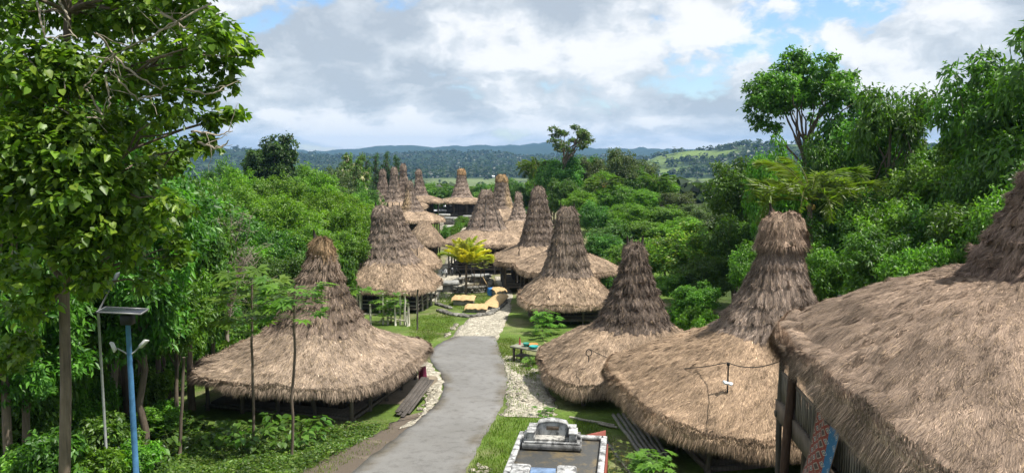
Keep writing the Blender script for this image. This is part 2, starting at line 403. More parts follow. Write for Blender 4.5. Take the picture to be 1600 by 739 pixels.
# ------------------------------------------------------------------ ground, far hills, road, paths
def build_ground():
    rs = np.random.RandomState(3)
    Yr = np.concatenate([np.arange(-60, 240, 0.9), 240 * 1.027 ** np.arange(0, 138)])
    nu = 340
    u = np.linspace(-1, 1, nu)
    w = np.maximum(75, np.abs(Yr) * 1.05)
    X = u[None] * w[:, None]; Y = np.repeat(Yr[:, None], nu, 1)
    Z = ground(X, Y)
    V = np.stack([X, Y, Z], -1)
    r = np.hypot(X, Y); px = 800 + F * X / np.maximum(Y, 1)
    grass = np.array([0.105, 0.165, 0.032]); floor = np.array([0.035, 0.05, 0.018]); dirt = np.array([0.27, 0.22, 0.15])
    forest = np.array([0.020, 0.038, 0.017]); field = np.array([0.135, 0.19, 0.05]); paddy = np.array([0.13, 0.165, 0.065])
    C = np.broadcast_to(grass, V.shape).copy()
    def blend(m, c): C[:] = C * (1 - m[..., None]) + np.asarray(c) * m[..., None]
    vil = smooth(X, -14, -10) * (1 - smooth(X, 10, 14)) * smooth(Y, 70, 86) * (1 - smooth(Y, 205, 225))
    blend(vil * np.clip(0.65 + 0.6 * wobble(X, Y, 9), 0, 1), dirt)
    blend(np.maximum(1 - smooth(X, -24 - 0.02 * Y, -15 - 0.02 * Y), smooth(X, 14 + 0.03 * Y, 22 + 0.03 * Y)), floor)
    blend(np.clip(wobble(X, Y, 5) * 0.8, 0, 0.6) * (Y < 75), dirt)
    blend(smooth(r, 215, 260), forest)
    fld = np.clip(wobble(X, Y, 260) * 2.0 + wobble(X, Y, 90) * 1.0 - 0.55, 0, 1)
    rh = smooth(px, 930, 1010)
    fld = np.clip(fld * 0.35 + rh * np.clip(wobble(X + 300, Y, 240) * 2.2 + wobble(X, Y, 70) * 0.9 + 0.25, 0, 1), 0, 1)
    blend(smooth(r, 600, 900) * fld * (1 - smooth(r, 2300, 2700)), field)
    plain = smooth(r, 650, 750) * (1 - smooth(r, 1420, 1560)) * (Z < -29)
    blend(plain * np.clip(0.75 + 0.8 * wobble(X, Y * 0.25, 160), 0, 1), paddy)
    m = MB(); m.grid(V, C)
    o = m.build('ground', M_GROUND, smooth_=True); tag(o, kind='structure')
build_ground()

def sheet(name, pts_l, pts_r, mat, lift, nx=8, kind='structure', wav=0.0, seed=0, sub=10):
    """a strip between two edge lines given as photo pixels on the ground"""
    rs = np.random.RandomState(seed)
    L = np.array([gp(*p) for p in pts_l]); R = np.array([gp(*p) for p in pts_r])
    def res(P):
        t = np.linspace(0, 1, len(P)); tt = np.linspace(0, 1, (len(P) - 1) * sub + 1)
        out = np.stack([np.interp(tt, t, P[:, 0]), np.interp(tt, t, P[:, 1])], 1)
        k = np.hanning(sub + 3); k /= k.sum(); h = len(k) // 2
        pad = np.pad(out, ((h, h), (0, 0)), mode='reflect', reflect_type='odd')
        return np.stack([np.convolve(pad[:, i], k, mode='valid')[:len(out)] for i in (0, 1)], 1)
    L, R = res(L), res(R)
    if wav:
        for E in (L, R):
            n = rs.normal(0, wav, E.shape); E += (n + np.roll(n, 1, 0)) * 0.6
    s = np.linspace(0, 1, nx)[None, :, None]
    P = L[:, None] * (1 - s) + R[:, None] * s
    Z = ground(P[..., 0], P[..., 1]) + lift
    V = np.concatenate([P, Z[..., None]], -1)
    # turned-down edges so the strip has thickness
    e0 = V[:, :1].copy(); e0[..., 2] -= lift + 0.12; e1 = V[:, -1:].copy(); e1[..., 2] -= lift + 0.12
    V = np.concatenate([e0, V, e1], 1)
    cc = np.ones(V.shape)
    if name == 'road':                               # soil trodden onto the edges
        e = np.clip(.35 + .9 * wobble(V[..., 0], V[..., 1], 2.6), 0, 1); e[:, 3:-3] *= .12; cc = 1 - e[..., None] * np.array([.32, .38, .48])
    m = MB(); m.grid(V, cc); return tag(m.build(name, mat, smooth_=False), kind=kind)
road_l = [(470, 830), (548, 739), (598, 700), (650, 662), (676, 640), (690, 618), (694, 600), (688, 583), (672, 565), (672, 550), (690, 535), (713, 526)]
road_r = [(690, 830), (727, 739), (748, 697), (770, 660), (783, 638), (789, 618), (792, 600), (791, 582), (787, 566), (781, 550), (776, 535), (774, 526)]
sheet('road', road_l, road_r, M_ROAD, 0.05, 12, wav=.035, seed=9)
sheet('limestone_path', [(700, 532), (716, 512), (742, 492), (775, 474), (782, 455), (776, 440), (772, 432)], [(778, 532), (786, 512), (795, 492), (798, 474), (800, 455), (797, 440), (786, 432)], M_LIME, 0.035, 10, wav=0.10, seed=1)
sheet('limestone_verge', [(786, 652), (793, 632), (794, 605), (790, 584), (786, 570), (782, 556)], [(868, 655), (868, 632), (858, 605), (838, 584), (830, 570), (800, 556)], M_LIME, 0.03, 8, wav=0.12, seed=2)
sheet('rubble_verge', [(618, 672), (655, 655), (667, 635), (668, 610), (660, 588), (650, 570)], [(640, 668), (674, 642), (689, 620), (693, 600), (686, 583), (668, 566)], M_LIME, 0.055, 6, wav=0.08, seed=3)
sheet('dirt_shoulder', [(415, 790), (470, 736), (520, 712), (575, 684), (612, 664), (628, 652)], [(520, 790), (560, 736), (606, 700), (648, 668), (664, 652), (674, 642)], M_DIRT, 0.03, 8, wav=0.08, seed=4)
sheet('village_yard', [(655, 470), (672, 440), (690, 420), (700, 400), (690, 360), (680, 340)], [(702, 472), (716, 448), (775, 436), (775, 404), (742, 362), (752, 340)], M_LIME, 0.02, 8, wav=0.15, seed=6)

# ------------------------------------------------------------------ thatched houses
def rho(phi, n):
    return (np.abs(np.cos(phi)) ** n + np.abs(np.sin(phi)) ** n) ** (-1.0 / n)
SKIRT = np.array([0.375, 0.277, 0.194]); TOWER = np.array([0.245, 0.190, 0.152]); STRAW = np.array([0.52, 0.375, 0.22])

def thatch_surface(rings, nphi, rs, tint, rough=0.03):
    """rings: list of (radius, z, exponent, extra x, y scale, dx, dy, zigzag)"""
    phi = np.linspace(0, 2 * np.pi, nphi, endpoint=False)
    V = []
    for (r, z, n, ex, sy, dx, dy, zz) in rings:
        q = rho(phi, n)
        jr = rs.normal(0, rough, nphi)
        x = (r + jr) * q * np.cos(phi) + ex * np.tanh(3 * np.cos(phi)) + dx
        y = (r + jr) * q * np.sin(phi) * sy + dy
        zc = z + rs.normal(0, 1, nphi) * (zz + rough * 0.6)
        V.append(np.stack([x, y, zc], 1))
    V = np.array(V)
    cols = tint(V)
    return V, cols

def thatch_part(name, parent, V, cols, strands, slen, swid, rs, fringe=0, fringe_ring=(0, 3), flen=0.55, lift=0.10, straw_frac=0.12, closed_top=True, stray=0.34):
    m = MB(); K, J = V.shape[:2]
    m.grid(V, cols, closed=True)
    # uv in metres: around, down the slope
    d = np.linalg.norm(np.diff(V, axis=0), axis=2).mean(1); vv = np.concatenate([[0], np.cumsum(d)])
    per = np.linalg.norm(np.roll(V, -1, 1) - V, axis=2).sum(1); u = np.linspace(0, 1, J, endpoint=False)
    pm = np.median(per)
    UV = np.stack([np.broadcast_to(np.abs(u * 2 - 1)[None] * pm * 0.5, (K, J)), np.broadcast_to(vv[:, None], (K, J))], -1)
    m.uv = [UV.reshape(-1, 2)]
    P00 = V[:-1]; P10 = V[1:]; P01 = np.roll(V, -1, 1)[:-1]; P11 = np.roll(V, -1, 1)[1:]
    N = np.cross(P01 - P00, P10 - P00); A = np.linalg.norm(N, axis=2); N = N / (A[..., None] + 1e-9)
    cen = V.mean((0, 1)); out = (P00 - np.array([cen[0], cen[1], V[..., 2].min() - 3]))
    N *= np.sign((N * out).sum(-1, keepdims=True) + 1e-9)
    D = P00 - P10; D /= np.linalg.norm(D, axis=2, keepdims=True) + 1e-9
    def emit(ki, ji, a, b, L, W, dirs, nrm, c):
        p = (P00[ki, ji] * ((1 - a) * (1 - b))[:, None] + P01[ki, ji] * (a * (1 - b))[:, None] + P10[ki, ji] * ((1 - a) * b)[:, None] + P11[ki, ji] * (a * b)[:, None])
        s = np.cross(dirs, nrm); s /= np.linalg.norm(s, axis=1, keepdims=True) + 1e-9
        base = p - dirs * (L * 0.25)[:, None]
        v = np.stack([base - s * W[:, None] / 2, base + s * W[:, None] / 2, p + dirs * (L * 0.75)[:, None] + s * (rs.normal(0, .1, len(L)) * L)[:, None]], 1)
        n = len(L)
        m.add(v.reshape(-1, 3), np.arange(n * 3).reshape(n, 3), np.repeat(c, 3, 0))
        uu = np.stack([rs.rand(n) * 50, rs.rand(n) * 50], 1); m.uv.append(np.repeat(uu, 3, 0) + np.tile(np.array([[0, 0], [.01, 0], [0, .2]]), (n, 1)))
    if strands:
        k0 = fringe_ring[1] - 1 if fringe else 0
        w = A.copy(); w[:k0] = 0
        w = (w / w.sum()).ravel(); idx = rs.choice(len(w), strands, p=w)
        ki, ji = np.unravel_index(idx, A.shape)
        L = slen * rs.uniform(0.5, 1.4, strands); W = swid * rs.uniform(0.6, 1.5, strands)
        nr = N[ki, ji]; dd = D[ki, ji]; sd = np.cross(dd, nr)
        dirs = dd + nr * rs.uniform(0.2, 1.0, strands)[:, None] * lift + sd * rs.normal(0, stray, strands)[:, None]
        dirs /= np.linalg.norm(dirs, axis=1, keepdims=True)
        c = cols[ki, ji] * np.exp(rs.normal(0, 0.30, strands))[:, None]
        st = rs.rand(strands) < straw_frac
        c[st] = c[st] * 0.4 + STRAW * rs.uniform(0.5, 1.15, st.sum())[:, None] * 0.6
        dk = rs.rand(strands) < 0.10; c[dk] *= 0.5
        emit(ki, ji, rs.rand(strands), rs.rand(strands), L, W, dirs, nr, c)
    if fringe:
        a0, a1 = fringe_ring
        ki = rs.randint(a0, a1, fringe); ji = rs.randint(0, J, fringe)
        cl = 0.65 + 0.5 * np.interp(np.arange(J), np.linspace(0, J, J // 4 + 1), rs.rand(J // 4 + 1))
        L = flen * rs.uniform(0.5, 1.2, fringe) * cl[ji]; W = swid * rs.uniform(0.8, 1.8, fringe)
        outw = P00[ki, ji] - np.array([cen[0], cen[1], 0]); outw[:, 2] = 0; outw /= np.linalg.norm(outw, axis=1, keepdims=True)
        dirs = np.array([0, 0, -1.0]) + outw * rs.uniform(0.0, 0.75, fringe)[:, None] + rs.normal(0, 0.13, (fringe, 3))
        dirs /= np.linalg.norm(dirs, axis=1, keepdims=True)
        c = cols[ki, ji] * np.exp(rs.normal(-0.05, 0.32, fringe))[:, None]
        emit(ki, ji, rs.rand(fringe), rs.rand(fringe), L, W, dirs, outw, c)
    o = m.build(name, M_THATCH, parent)
    return o

def post_mesh(m, x, y, z0, z1, r, rs, col=(1, 1, 1)):
    k = 5; t = np.linspace(0, 1, k)
    pts = np.stack([x + rs.normal(0, 0.02, k), y + rs.normal(0, 0.02, k), z0 + (z1 - z0) * t], 1)
    m.tube(pts, r * np.linspace(1.08, 0.92, k) * (1 + rs.normal(0, .03, k)), 8, col)

def house(label, loc, R, ez, jz, jr, pz, tr, rl, rot, seed, detail=1.0, plinth=False, front=0.0, ne=3.6, nj=2.6, lean=(0, 0), horns=2, skirt_c=SKIRT, tower_c=TOWER, tower=True, cap=0.16, cap_c=None, floor=0.75,
          walls=True, fringe=True, courses=6, steep=1.5, pole_c=None, rails=True, posts=4, bulge=0.03, patch=None, name='thatched_house', group='tall thatched houses of the village', swid=0.035, slen=0.55, ridge_poles=False, lip=0.42, lw=None, wall_in=2.2, deck_in=1.1, straw=0.12):
    rs = np.random.RandomState(seed)
    g = g1(*loc)
    root = empty(name, (loc[0], loc[1], g), rot, label, 'house', group)
    th = lambda V, c, amp=0.18, s=1.7: np.clip(1 + amp * wobble(V[..., 0] * 1.1 + seed * 7, V[..., 1] * 1.1 + V[..., 2] * 0.9, s), 0.55, 1.6)[..., None] * c * np.exp(rs.normal(0, .08, V.shape[:2]))[..., None]
    nphi = int(96 * max(0.6, min(1.6, detail)))
    # --- skirt: rounded thick eave, then a gently hollow slope up to the tower
    wv = 0.0
    rings = [(jr * 0.9, jz - 0.75, nj, 0, 1, 0, 0, 0), (R - 1.0, ez + 0.30, ne, 0, 1, 0, 0, 0), (R - 0.42, ez + 0.04, ne, 0, 1, 0, 0, 0), (R - 0.14, ez, ne, 0, 1, 0, 0, 0.02), (R, ez + 0.14, ne, 0, 1, 0, 0, 0.02),
             ]
    lw = .2 + .45 * lip if lw is None else lw
    for an in (18, 34, 50, 64):
        rings.append((R - lw + lw * math.cos(math.radians(an)), ez + .14 + (lip - .14) * math.sin(math.radians(an)), ne, 0, 1, 0, 0, 0.01))
    re0, ze0 = rings[-1][0], rings[-1][1]
    nk = 12
    for k in range(1, nk + 1):
        t = k / nk
        r = re0 * (1 - t) + jr * t
        z0 = ze0
        z = z0 + (jz - z0) * (t + bulge * math.sin(math.pi * t) - 0.10 * math.sin(math.pi * t) * t)
        rings.append((r, z, ne + (nj - ne) * t ** 0.7, rl * t ** 2 * 0.6, 1, lean[0] * 0.15 * t, lean[1] * 0.15 * t, 0.01))
    if front:                                        # this roof reaches further out on its entrance side
        nr = len(rings); k0 = nr - 12
        rings = [(r_[0], r_[1], r_[2], r_[3], 1 + front * (1 - max(0, i - k0 + 1) / 12), r_[5], r_[6] - front * R * (1 - max(0, i - k0 + 1) / 12), r_[7]) if i > 0 else r_ for i, r_ in enumerate(rings)]
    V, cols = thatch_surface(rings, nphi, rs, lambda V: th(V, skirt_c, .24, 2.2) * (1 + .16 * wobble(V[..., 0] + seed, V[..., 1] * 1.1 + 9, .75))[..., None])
    V[:, :, 2] += 0.09 * wobble(V[..., 0] + seed * 3, V[..., 1], 4.0) + 0.045 * wobble(V[..., 0] + seed, V[..., 1] - 7, 1.1)
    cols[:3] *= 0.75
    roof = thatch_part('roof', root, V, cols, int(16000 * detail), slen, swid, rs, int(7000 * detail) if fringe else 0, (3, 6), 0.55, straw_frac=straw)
    # --- tower: steep courses of darker thatch
    if tower:
        rings = []
        H = pz - jz
        nc = courses; body = 0.84
        hh = 0.55
        for c in range(nc):
            for q, st in ((0.0, 0.085), (0.45, 0.05), (0.97, 0.0)):
                t = (c + q) / nc
                r = tr + (jr * 1.0 - tr) * (1 - t) ** steep + st
                if c == 0 and q == 0: r += 0.05
                sy = 1 - 0.22 * t
                rings.append((r, jz - 0.12 + (H + 0.02) * t * body, nj * (1 - t) + 2.3 * t, rl * (0.6 + 0.4 * t), sy, lean[0] * (0.15 + 0.85 * t), lean[1] * (0.15 + 0.85 * t), 0.07 if q == 0 else 0.015))
        rings.append((tr * 0.3, jz - .1 + H * body + .02, 2.2, rl, 0.6, lean[0], lean[1], 0.02))
        tc = th(np.zeros((1, 1, 3)), tower_c)
        def tt(V):
            c = th(V, tower_c, 0.34, 1.5)
            if patch is not None: c = patch(V, c)
            return c
        V, cols = thatch_surface(rings, int(nphi * 0.7), rs, tt, 0.045)
        tw = thatch_part('tower', root, V, cols, int(9000 * detail), slen * 0.95, swid * 1.05, rs, lift=0.13, straw_frac=straw * 0.5, stray=.24)
        # ridge cap: a ragged bundle of thatch bound over the top
        cc = tower_c * 1.12 if cap_c is None else cap_c
        ze = jz - 0.12 + (H + 0.02) * body; re = tr + 0.03 + cap * 0.45
        rings = [(re * 0.8, ze - 0.05, 2.4, rl, .78, lean[0], lean[1], 0), (re + .03, ze - 0.16 - cap * .5, 2.4, rl, .8, lean[0], lean[1], .05)]
        if cap > .25: rings[0] = (re * .85, ze - .1, 2.4, rl, .8, lean[0], lean[1], 0); rings[1] = (re + .10, ze - .42, 2.4, rl, .9, lean[0], lean[1], .03)
        for an in (0.12, 0.5, 0.85, 1.15, 1.4, 1.55):
            rings.append((max(.03, re * math.cos(an) ** (1.0 if cap < .25 else .6)), ze - .1 - cap * .3 + (pz - ze + .1 + cap * .3) * math.sin(an), 2.3, rl * (1 - .35 * math.sin(an) ** 4), .8 - .15 * math.sin(an), lean[0], lean[1], .02))
        V, cols = thatch_surface(rings, 40, rs, lambda V: th(V, cc, .3, .8), .05)
        thatch_part('ridge_cap', root, V, cols, int(1400 * max(detail, .3) * (1.5 if cap > .25 else 1)), slen * (.55 if cap > .25 else .8), swid, rs, int(500 * max(detail, .3)), (1, 3), .30 + cap * .35, lift=.12, straw_frac=straw, stray=.22)
        for k in range(horns):
            sx = -1 if k == 0 else 1
            m = MB(); hx = sx * (rl + tr * 0.35) + lean[0]
            m.tube([(hx, lean[1], pz - 0.5), (hx + sx * 0.03, lean[1], pz + 0.15), (hx + sx * 0.07, lean[1], pz + 0.42)], [0.075, 0.07, 0.03], 6)
            m.build('ridge_horn', M_WOOD_DARK, root)
        if ridge_poles:
            for sx, sy in ((-1, -1), (1, -1), (0, -1)):
                a = math.atan2(sy, sx * 0.95 + 1e-3); m = MB(); pts = []
                for t in np.linspace(0.0, 0.93, 7):
                    r = tr + (jr - tr) * (1 - t) ** steep + 0.12; q = rho(np.array([a]), nj * (1 - t) + 2.3 * t)[0]
                    pts.append((r * q * math.cos(a) + (rl * (0.6 + .4 * t)) * math.tanh(3 * math.cos(a)) + lean[0] * t, r * q * math.sin(a) * (1 - .22 * t) + lean[1] * t, jz - 0.1 + H * t * .84))
                m.tube(pts, 0.06, 6); m.build('ridge_pole', M_WOOD, root)
    if plinth:
        m = MB(); q = R - .55; zl = [g1(*(np.array(loc) + np.array([a * math.cos(rot) - b * math.sin(rot), a * math.sin(rot) + b * math.cos(rot)]))) - g for a in (-q, q) for b in (-q, q)]
        m.box((0, 0, (min(zl) - .3 + .12) / 2), (2 * q, 2 * q, .12 + .3 - min(zl)), bev=.06); m.build('earth_plinth', M_PLINTH, root)
    # --- frame under the roof
    if posts:
        q = R - deck_in
        zt = ez + 0.35
        ss = np.linspace(-1, 1, posts)
        pc = [(a * q, b * q) for a in ss for b in ss if max(abs(a), abs(b)) > 0.99]
        for (a, b) in pc:
            m = MB(); gg = g1(*(np.array(loc) + np.array([a * math.cos(rot) - b * math.sin(rot), a * math.sin(rot) + b * math.cos(rot)]))) - g
            post_mesh(m, a, b, gg - 0.25, zt, 0.085 + 0.02 * rs.rand(), rs, pole_c if pole_c is not None else (1, 1, 1))
            m.build('post', M_WOOD_GREY if pole_c is not None else M_WOOD, root)
        m = MB(); m.box((0, 0, floor), (2 * (R - deck_in) - .2, 2 * (R - deck_in) - .2, 0.13), col=(0.8, 0.8, 0.8))
        for a in (-1, 1):
            m.box((0, a * (R - deck_in - .02), floor - 0.11), (2 * (R - deck_in) + .3, 0.12, 0.16)); m.box((a * (R - deck_in - .02), 0, floor - 0.16), (0.12, 2 * (R - deck_in) + .3, 0.16))
        m.build('floor', M_WOOD, root)
        if walls:
            wq = R - wall_in; m = MB(); hh = max(.3, min(ez + lip + .35, jz - .9) - floor)
            nb = max(10, int(wq * 2 / 0.28))
            for side in range(4):
                Rm = rotm(0, 0, side * math.pi / 2)
                for b in range(nb):
                    xx = -wq + (b + 0.5) * 2 * wq / nb
                    c = Rm @ np.array([xx, -wq + rs.normal(0, .012), floor + hh / 2 + 0.07]); m.box(c, (2 * wq / nb - 0.02, 0.05, hh), Rm, np.ones(3) * rs.uniform(.6, 1.25))
            m.build('wall', M_WOOD_DARK, root)
        if rails:
            for side in range(4):
                Rm = rotm(0, 0, side * math.pi / 2)
                m = MB()
                for z in (floor + 0.32, floor + 0.62):
                    e0 = Rm @ np.array([-q, -q - 0.10, z]); e1 = Rm @ np.array([q, -q - 0.10, z + rs.normal(0, .05)])
                    m.tube([e0, (e0 + e1) / 2 + [0, 0, -.02], e1], 0.045, 6)
                m.build('railing', M_WOOD_GREY if pole_c is not None else M_WOOD, root)
    return root

def px_house(label, cx, Y, half, peak_y, eave_y, joint_y, jhalf, thalf, ridge=0.3, rot=0.0, seed=1, top_cx=None, **kw):
    """a house measured from the photo: centre column, distance, half widths in pixels and heights"""
    X = xat(cx, Y); k = Y / F
    R = half * k / kw.pop('fat', 1.08); ridge = min(ridge, .45 * thalf * k); jr = jhalf * k - ridge * .6; tr = max(0.14, (thalf * k - ridge - .16) * .92)
    g = g1(X, Y)
    ez = zat(eave_y, Y - R * 0.95) - g; jz = zat(joint_y, Y - jr * 0.9) - g; pz = zat(peak_y, Y) - g
    ez = max(ez, 1.0)
    lean = (0, 0)
    if top_cx is not None:
        dx = (top_cx - cx) * k; lean = (dx * math.cos(-rot), dx * math.sin(-rot))
    return house(label, (X, Y), R, ez, jz, jr, pz, tr, ridge, rot, seed, lean=lean, **kw)
D = math.radians
def px_house_mid(*a, **k):
    k.setdefault('bulge', .10); k.setdefault('lip', .32); return px_house(*a, **k)
def patch_dark(V, c):
    f = np.clip(wobble(V[..., 0] * .8, V[..., 2] * 1.0 + V[..., 1] * .3, 1.6) * 1.2 - 0.1, 0, 0.6)[..., None]
    return c * (1 - f) + c * 0.38 * f
def patch_pale_edge(V, c):
    f = (np.clip((-V[..., 0] - 0.25) * 1.4, 0, 1) * np.clip(1 - np.abs(V[..., 1] + .8), 0, 1))[..., None]
    return c * (1 - f) + STRAW * 0.95 * f

# the near ones
px_house('thatched house left of the road, with a rough straw-coloured peak and shaggy eaves', 492, 38.6, 178, 372, 612, 524, 74, 26, 0.2, D(-15), 11, top_cx=503, bulge=-.03, lip=.36, deck_in=1.5, rails=False, detail=2.2,
         horns=1, cap=0.10, cap_c=np.array([0.33, 0.225, 0.13]), patch=patch_dark, posts=5, swid=0.028, slen=0.36, straw=0.2, skirt_c=np.array([.345, .265, .198]), plinth=True, floor=0.55, steep=1.25, wall_in=2.3, tower_c=np.array([0.285, 0.215, 0.165]))
px_house('dark-peaked thatched house right of the road, beside the pale limestone verge', 992, 40.5, 160, 380, 626, 518, 58, 23, 0.25, D(6), 12, steep=1.2, detail=2.6, rails=False, deck_in=1.6, horns=2, cap=0.07,
         tower_c=TOWER * 0.72, patch=patch_dark, floor=0.6, swid=0.027, slen=0.34, cap_c=TOWER * .8, lip=.5, bulge=.1)
px_house('big thatched house with a flat flared cap on its tower and a cable mast', 1207, 31, 243, 333, 700, 532, 86, 36, 0.5, D(9), 13, top_cx=1222, steep=1.6, detail=6.5, rails=False, deck_in=1.8, horns=1, cap=0.50, cap_c=np.array([0.36, 0.26, 0.19]),
         skirt_c=SKIRT * np.array([1.04, 1.0, .95]), tower_c=TOWER * 1.25, floor=0.6, swid=0.020, slen=0.29, lw=.85, straw=0.16, fat=1.0, bulge=0.14, lip=0.7)
HX, HY = 12.97, 17.3
H5 = house('nearest thatched house, its broad brown roof filling the lower right corner', (HX, HY), 6.2, 8.75 - g1(HX, HY), 11.15 - g1(HX, HY), 2.15, 16.0 - g1(HX, HY), 0.55, 0.12, D(-5), 14, steep=1.25, detail=10.0,
           skirt_c=np.array([0.325, 0.238, 0.175]), tower_c=np.array([0.24, 0.172, 0.135]), swid=0.0145, slen=0.22, lw=1.0, straw=0.14, posts=4, floor=6.15 - g1(HX, HY), deck_in=1.0, wall_in=2.2, rails=False, bulge=0.2, lip=.8, ne=4.2, front=.26, horns=0, courses=9)
# middle of the village
px_house_mid('second thatched house on the left of the lane, with whitish veranda posts and a papaya', 610, 74, 76, 322, 458, 412, 44, 19, 0.35, D(-8), 21, top_cx=598, detail=1.53, pole_c=(1.5, 1.5, 1.45), posts=5, horns=2, swid=0.045, slen=0.43, fat=1.0)
px_house_mid('thatched house half hidden behind the second left house, with a narrow dark tower', 632, 87, 62, 322, 420, 388, 30, 11, 0.2, D(5), 22, top_cx=620, detail=1.02, swid=0.053, slen=0.43)
px_house_mid('thatched house with a broad blunt tower right of the lane, behind cassava leaves', 886, 65, 82, 324, 482, 432, 38, 19, 0.35, D(3), 23, detail=1.70, swid=0.041, slen=0.43, tower_c=TOWER * 0.9, courses=5, skirt_c=SKIRT * 1.12, steep=1.15)
px_house_mid('thatched house mostly hidden behind the broad blunt tower, its skirt showing to both sides', 884, 74, 86, 345, 432, 398, 32, 15, 0.25, D(8), 24, detail=1.02, swid=0.045, slen=0.43, tower_c=TOWER * 0.9)
px_house_mid('thatched house with a slim bullet-shaped tower, third along the right side of the lane', 841, 86, 76, 292, 416, 384, 29, 14, 0.25, D(4), 25, detail=1.19, swid=0.049, slen=0.43, tower_c=TOWER * 0.85, courses=7, steep=1.1, horns=1, cap=0.05)
px_house_mid('thatched house with poles laid up the ridges of its wide pyramid tower', 760, 101, 71, 297, 386, 360, 31, 13, 0.55, D(-3), 26, detail=1.02, swid=0.056, slen=0.43, ridge_poles=True, steep=1.05, cap=0.12)
px_house_mid('small pale thatched tower house squeezed behind the bullet-shaped tower', 810, 119, 44, 301, 366, 345, 15, 6, 0.15, D(10), 27, detail=0.51, swid=0.068, slen=0.50, tower_c=TOWER * 1.5)
px_house_mid('thatched house with a straw-yellow right edge on its dark tower, behind the pyramid tower', 784, 136, 50, 273, 348, 326, 19, 11, 0.4, D(-12), 28, detail=0.59, swid=0.068, slen=0.50, cap_c=np.array([0.40, 0.27, 0.14]),
         patch=lambda V, c: c + (STRAW - c) * (np.clip((V[..., 0] - .6) * 1.5, 0, 1) * np.clip(1 - np.abs(V[..., 1] + .9), 0, 1))[..., None])
px_house_mid('thatched house alone at the far end of the lane with a pale blunt-topped tower', 722, 186, 40, 264, 318, 309, 17, 7.5, 0.5, 0, 29, detail=0.59, swid=0.090, slen=0.56, cap_c=np.array([0.42, 0.27, 0.14]), tower_c=TOWER * 1.2, skirt_c=SKIRT * 1.15)
px_house_mid('thatched house with a straw-yellow stripe down the left edge of its tower', 646, 125, 52, 283, 348, 331, 18, 7, 0.2, D(12), 30, top_cx=641, detail=0.68, swid=0.068, slen=0.50, patch=patch_pale_edge, skirt_c=SKIRT * 1.12)
px_house_mid('leftmost thatched tower of the far row, against dark trees', 600, 154, 34, 265, 322, 313, 14.5, 6, 0.2, D(5), 31, detail=0.51, swid=0.075, slen=0.50)
px_house_mid('second thatched tower of the far left row', 616, 150, 40, 262, 332, 315, 14, 6.5, 0.25, D(0), 32, top_cx=618, detail=0.51, swid=0.075, slen=0.50, tower_c=TOWER * 1.15)
px_house_mid('tallest thatched tower of the far left row', 632, 160, 40, 256, 326, 312, 15, 6, 0.2, D(-4), 33, detail=0.51, swid=0.075, slen=0.50, tower_c=TOWER * 1.05)
px_house_mid('slim thatched tower just right of the far left row', 658, 172, 38, 265, 317, 306, 13, 5.5, 0.2, D(6), 34, detail=0.51, swid=0.083, slen=0.56, top_cx=656)
house('small thatched hut without a tower, low hipped roof beside the lane', (xat(664, 107), 107), 2.7, zat(384, 104.5) - g1(xat(664, 107), 107), zat(346, 107) - g1(xat(664, 107), 107), 0.25, 0, 0.2, 0.5, D(-15), 35, detail=0.51,
      tower=False, horns=0, cap=0, swid=0.060, slen=0.43, bulge=0.12, name='thatched_hut', group='thatched huts', floor=0.6, wall_in=1.3, posts=3, skirt_c=SKIRT * .85)

# ------------------------------------------------------------------ trees and plants
def leaf_batch(m, P, Nrm, tipdir, L, W, col, rs, fold=0.25, shape='rhomb'):
    """real folded leaves: base, two sides, tip"""
    n = len(P)
    t = tipdir - Nrm * (tipdir * Nrm).sum(1, keepdims=True); t /= np.linalg.norm(t, axis=1, keepdims=True) + 1e-9
    s = np.cross(Nrm, t)
    L = np.broadcast_to(L, (n,))[:, None]; W = np.broadcast_to(W, (n,))[:, None]
    up = Nrm * (W * fold)
    if shape == 'rhomb':
        v = np.stack([P, P + t * L * .42 + s * W / 2 + up, P + t * L - up * .5, P + t * L * .42 - s * W / 2 + up], 1)
        f = np.array([[0, 1, 2], [0, 2, 3]]); k = 4
    else:                                            # heart
        v = np.stack([P, P - t * L * .08 + s * W * .30 + up * .5, P + t * L * .25 + s * W * .5 + up, P + t * L * .6 + s * W * .34 + up * .7, P + t * L - up * .8,
                      P + t * L * .6 - s * W * .34 + up * .7, P + t * L * .25 - s * W * .5 + up, P - t * L * .08 - s * W * .30 + up * .5, P + t * L * .4], 1)
        f = np.array([[0, 1, 2, 8], [8, 2, 3, 4], [0, 8, 6, 7], [8, 4, 5, 6]]); k = 9
    F_ = (np.arange(n)[:, None, None] * k + f[None]).reshape(-1, f.shape[1])
    m.add(v.reshape(-1, 3), F_, np.repeat(col, k, 0))
def pal(rs, n, cols, wts=None, jit=0.18):
    cols = np.array(cols); i = rs.choice(len(cols), n, p=wts)
    return cols[i] * np.exp(rs.normal(0, jit, n))[:, None]
G_MID = [(0.0941, 0.2036, 0.022), (0.0672, 0.1544, 0.0187), (0.1344, 0.2527, 0.0286)]
G_DARK = [(0.0484, 0.1179, 0.022), (0.0672, 0.1516, 0.0242), (0.0941, 0.1895, 0.0297)]
G_BRIGHT = [(0.1143, 0.2457, 0.0176), (0.1613, 0.2948, 0.022), (0.0874, 0.1966, 0.0176)]
G_DULL = [(0.0788, 0.115, 0.0385), (0.105, 0.1323, 0.0495), (0.063, 0.1035, 0.033)]
G_LIME = [(0.15, 0.22, 0.022), (0.11, 0.19, 0.02), (0.19, 0.24, 0.03)]

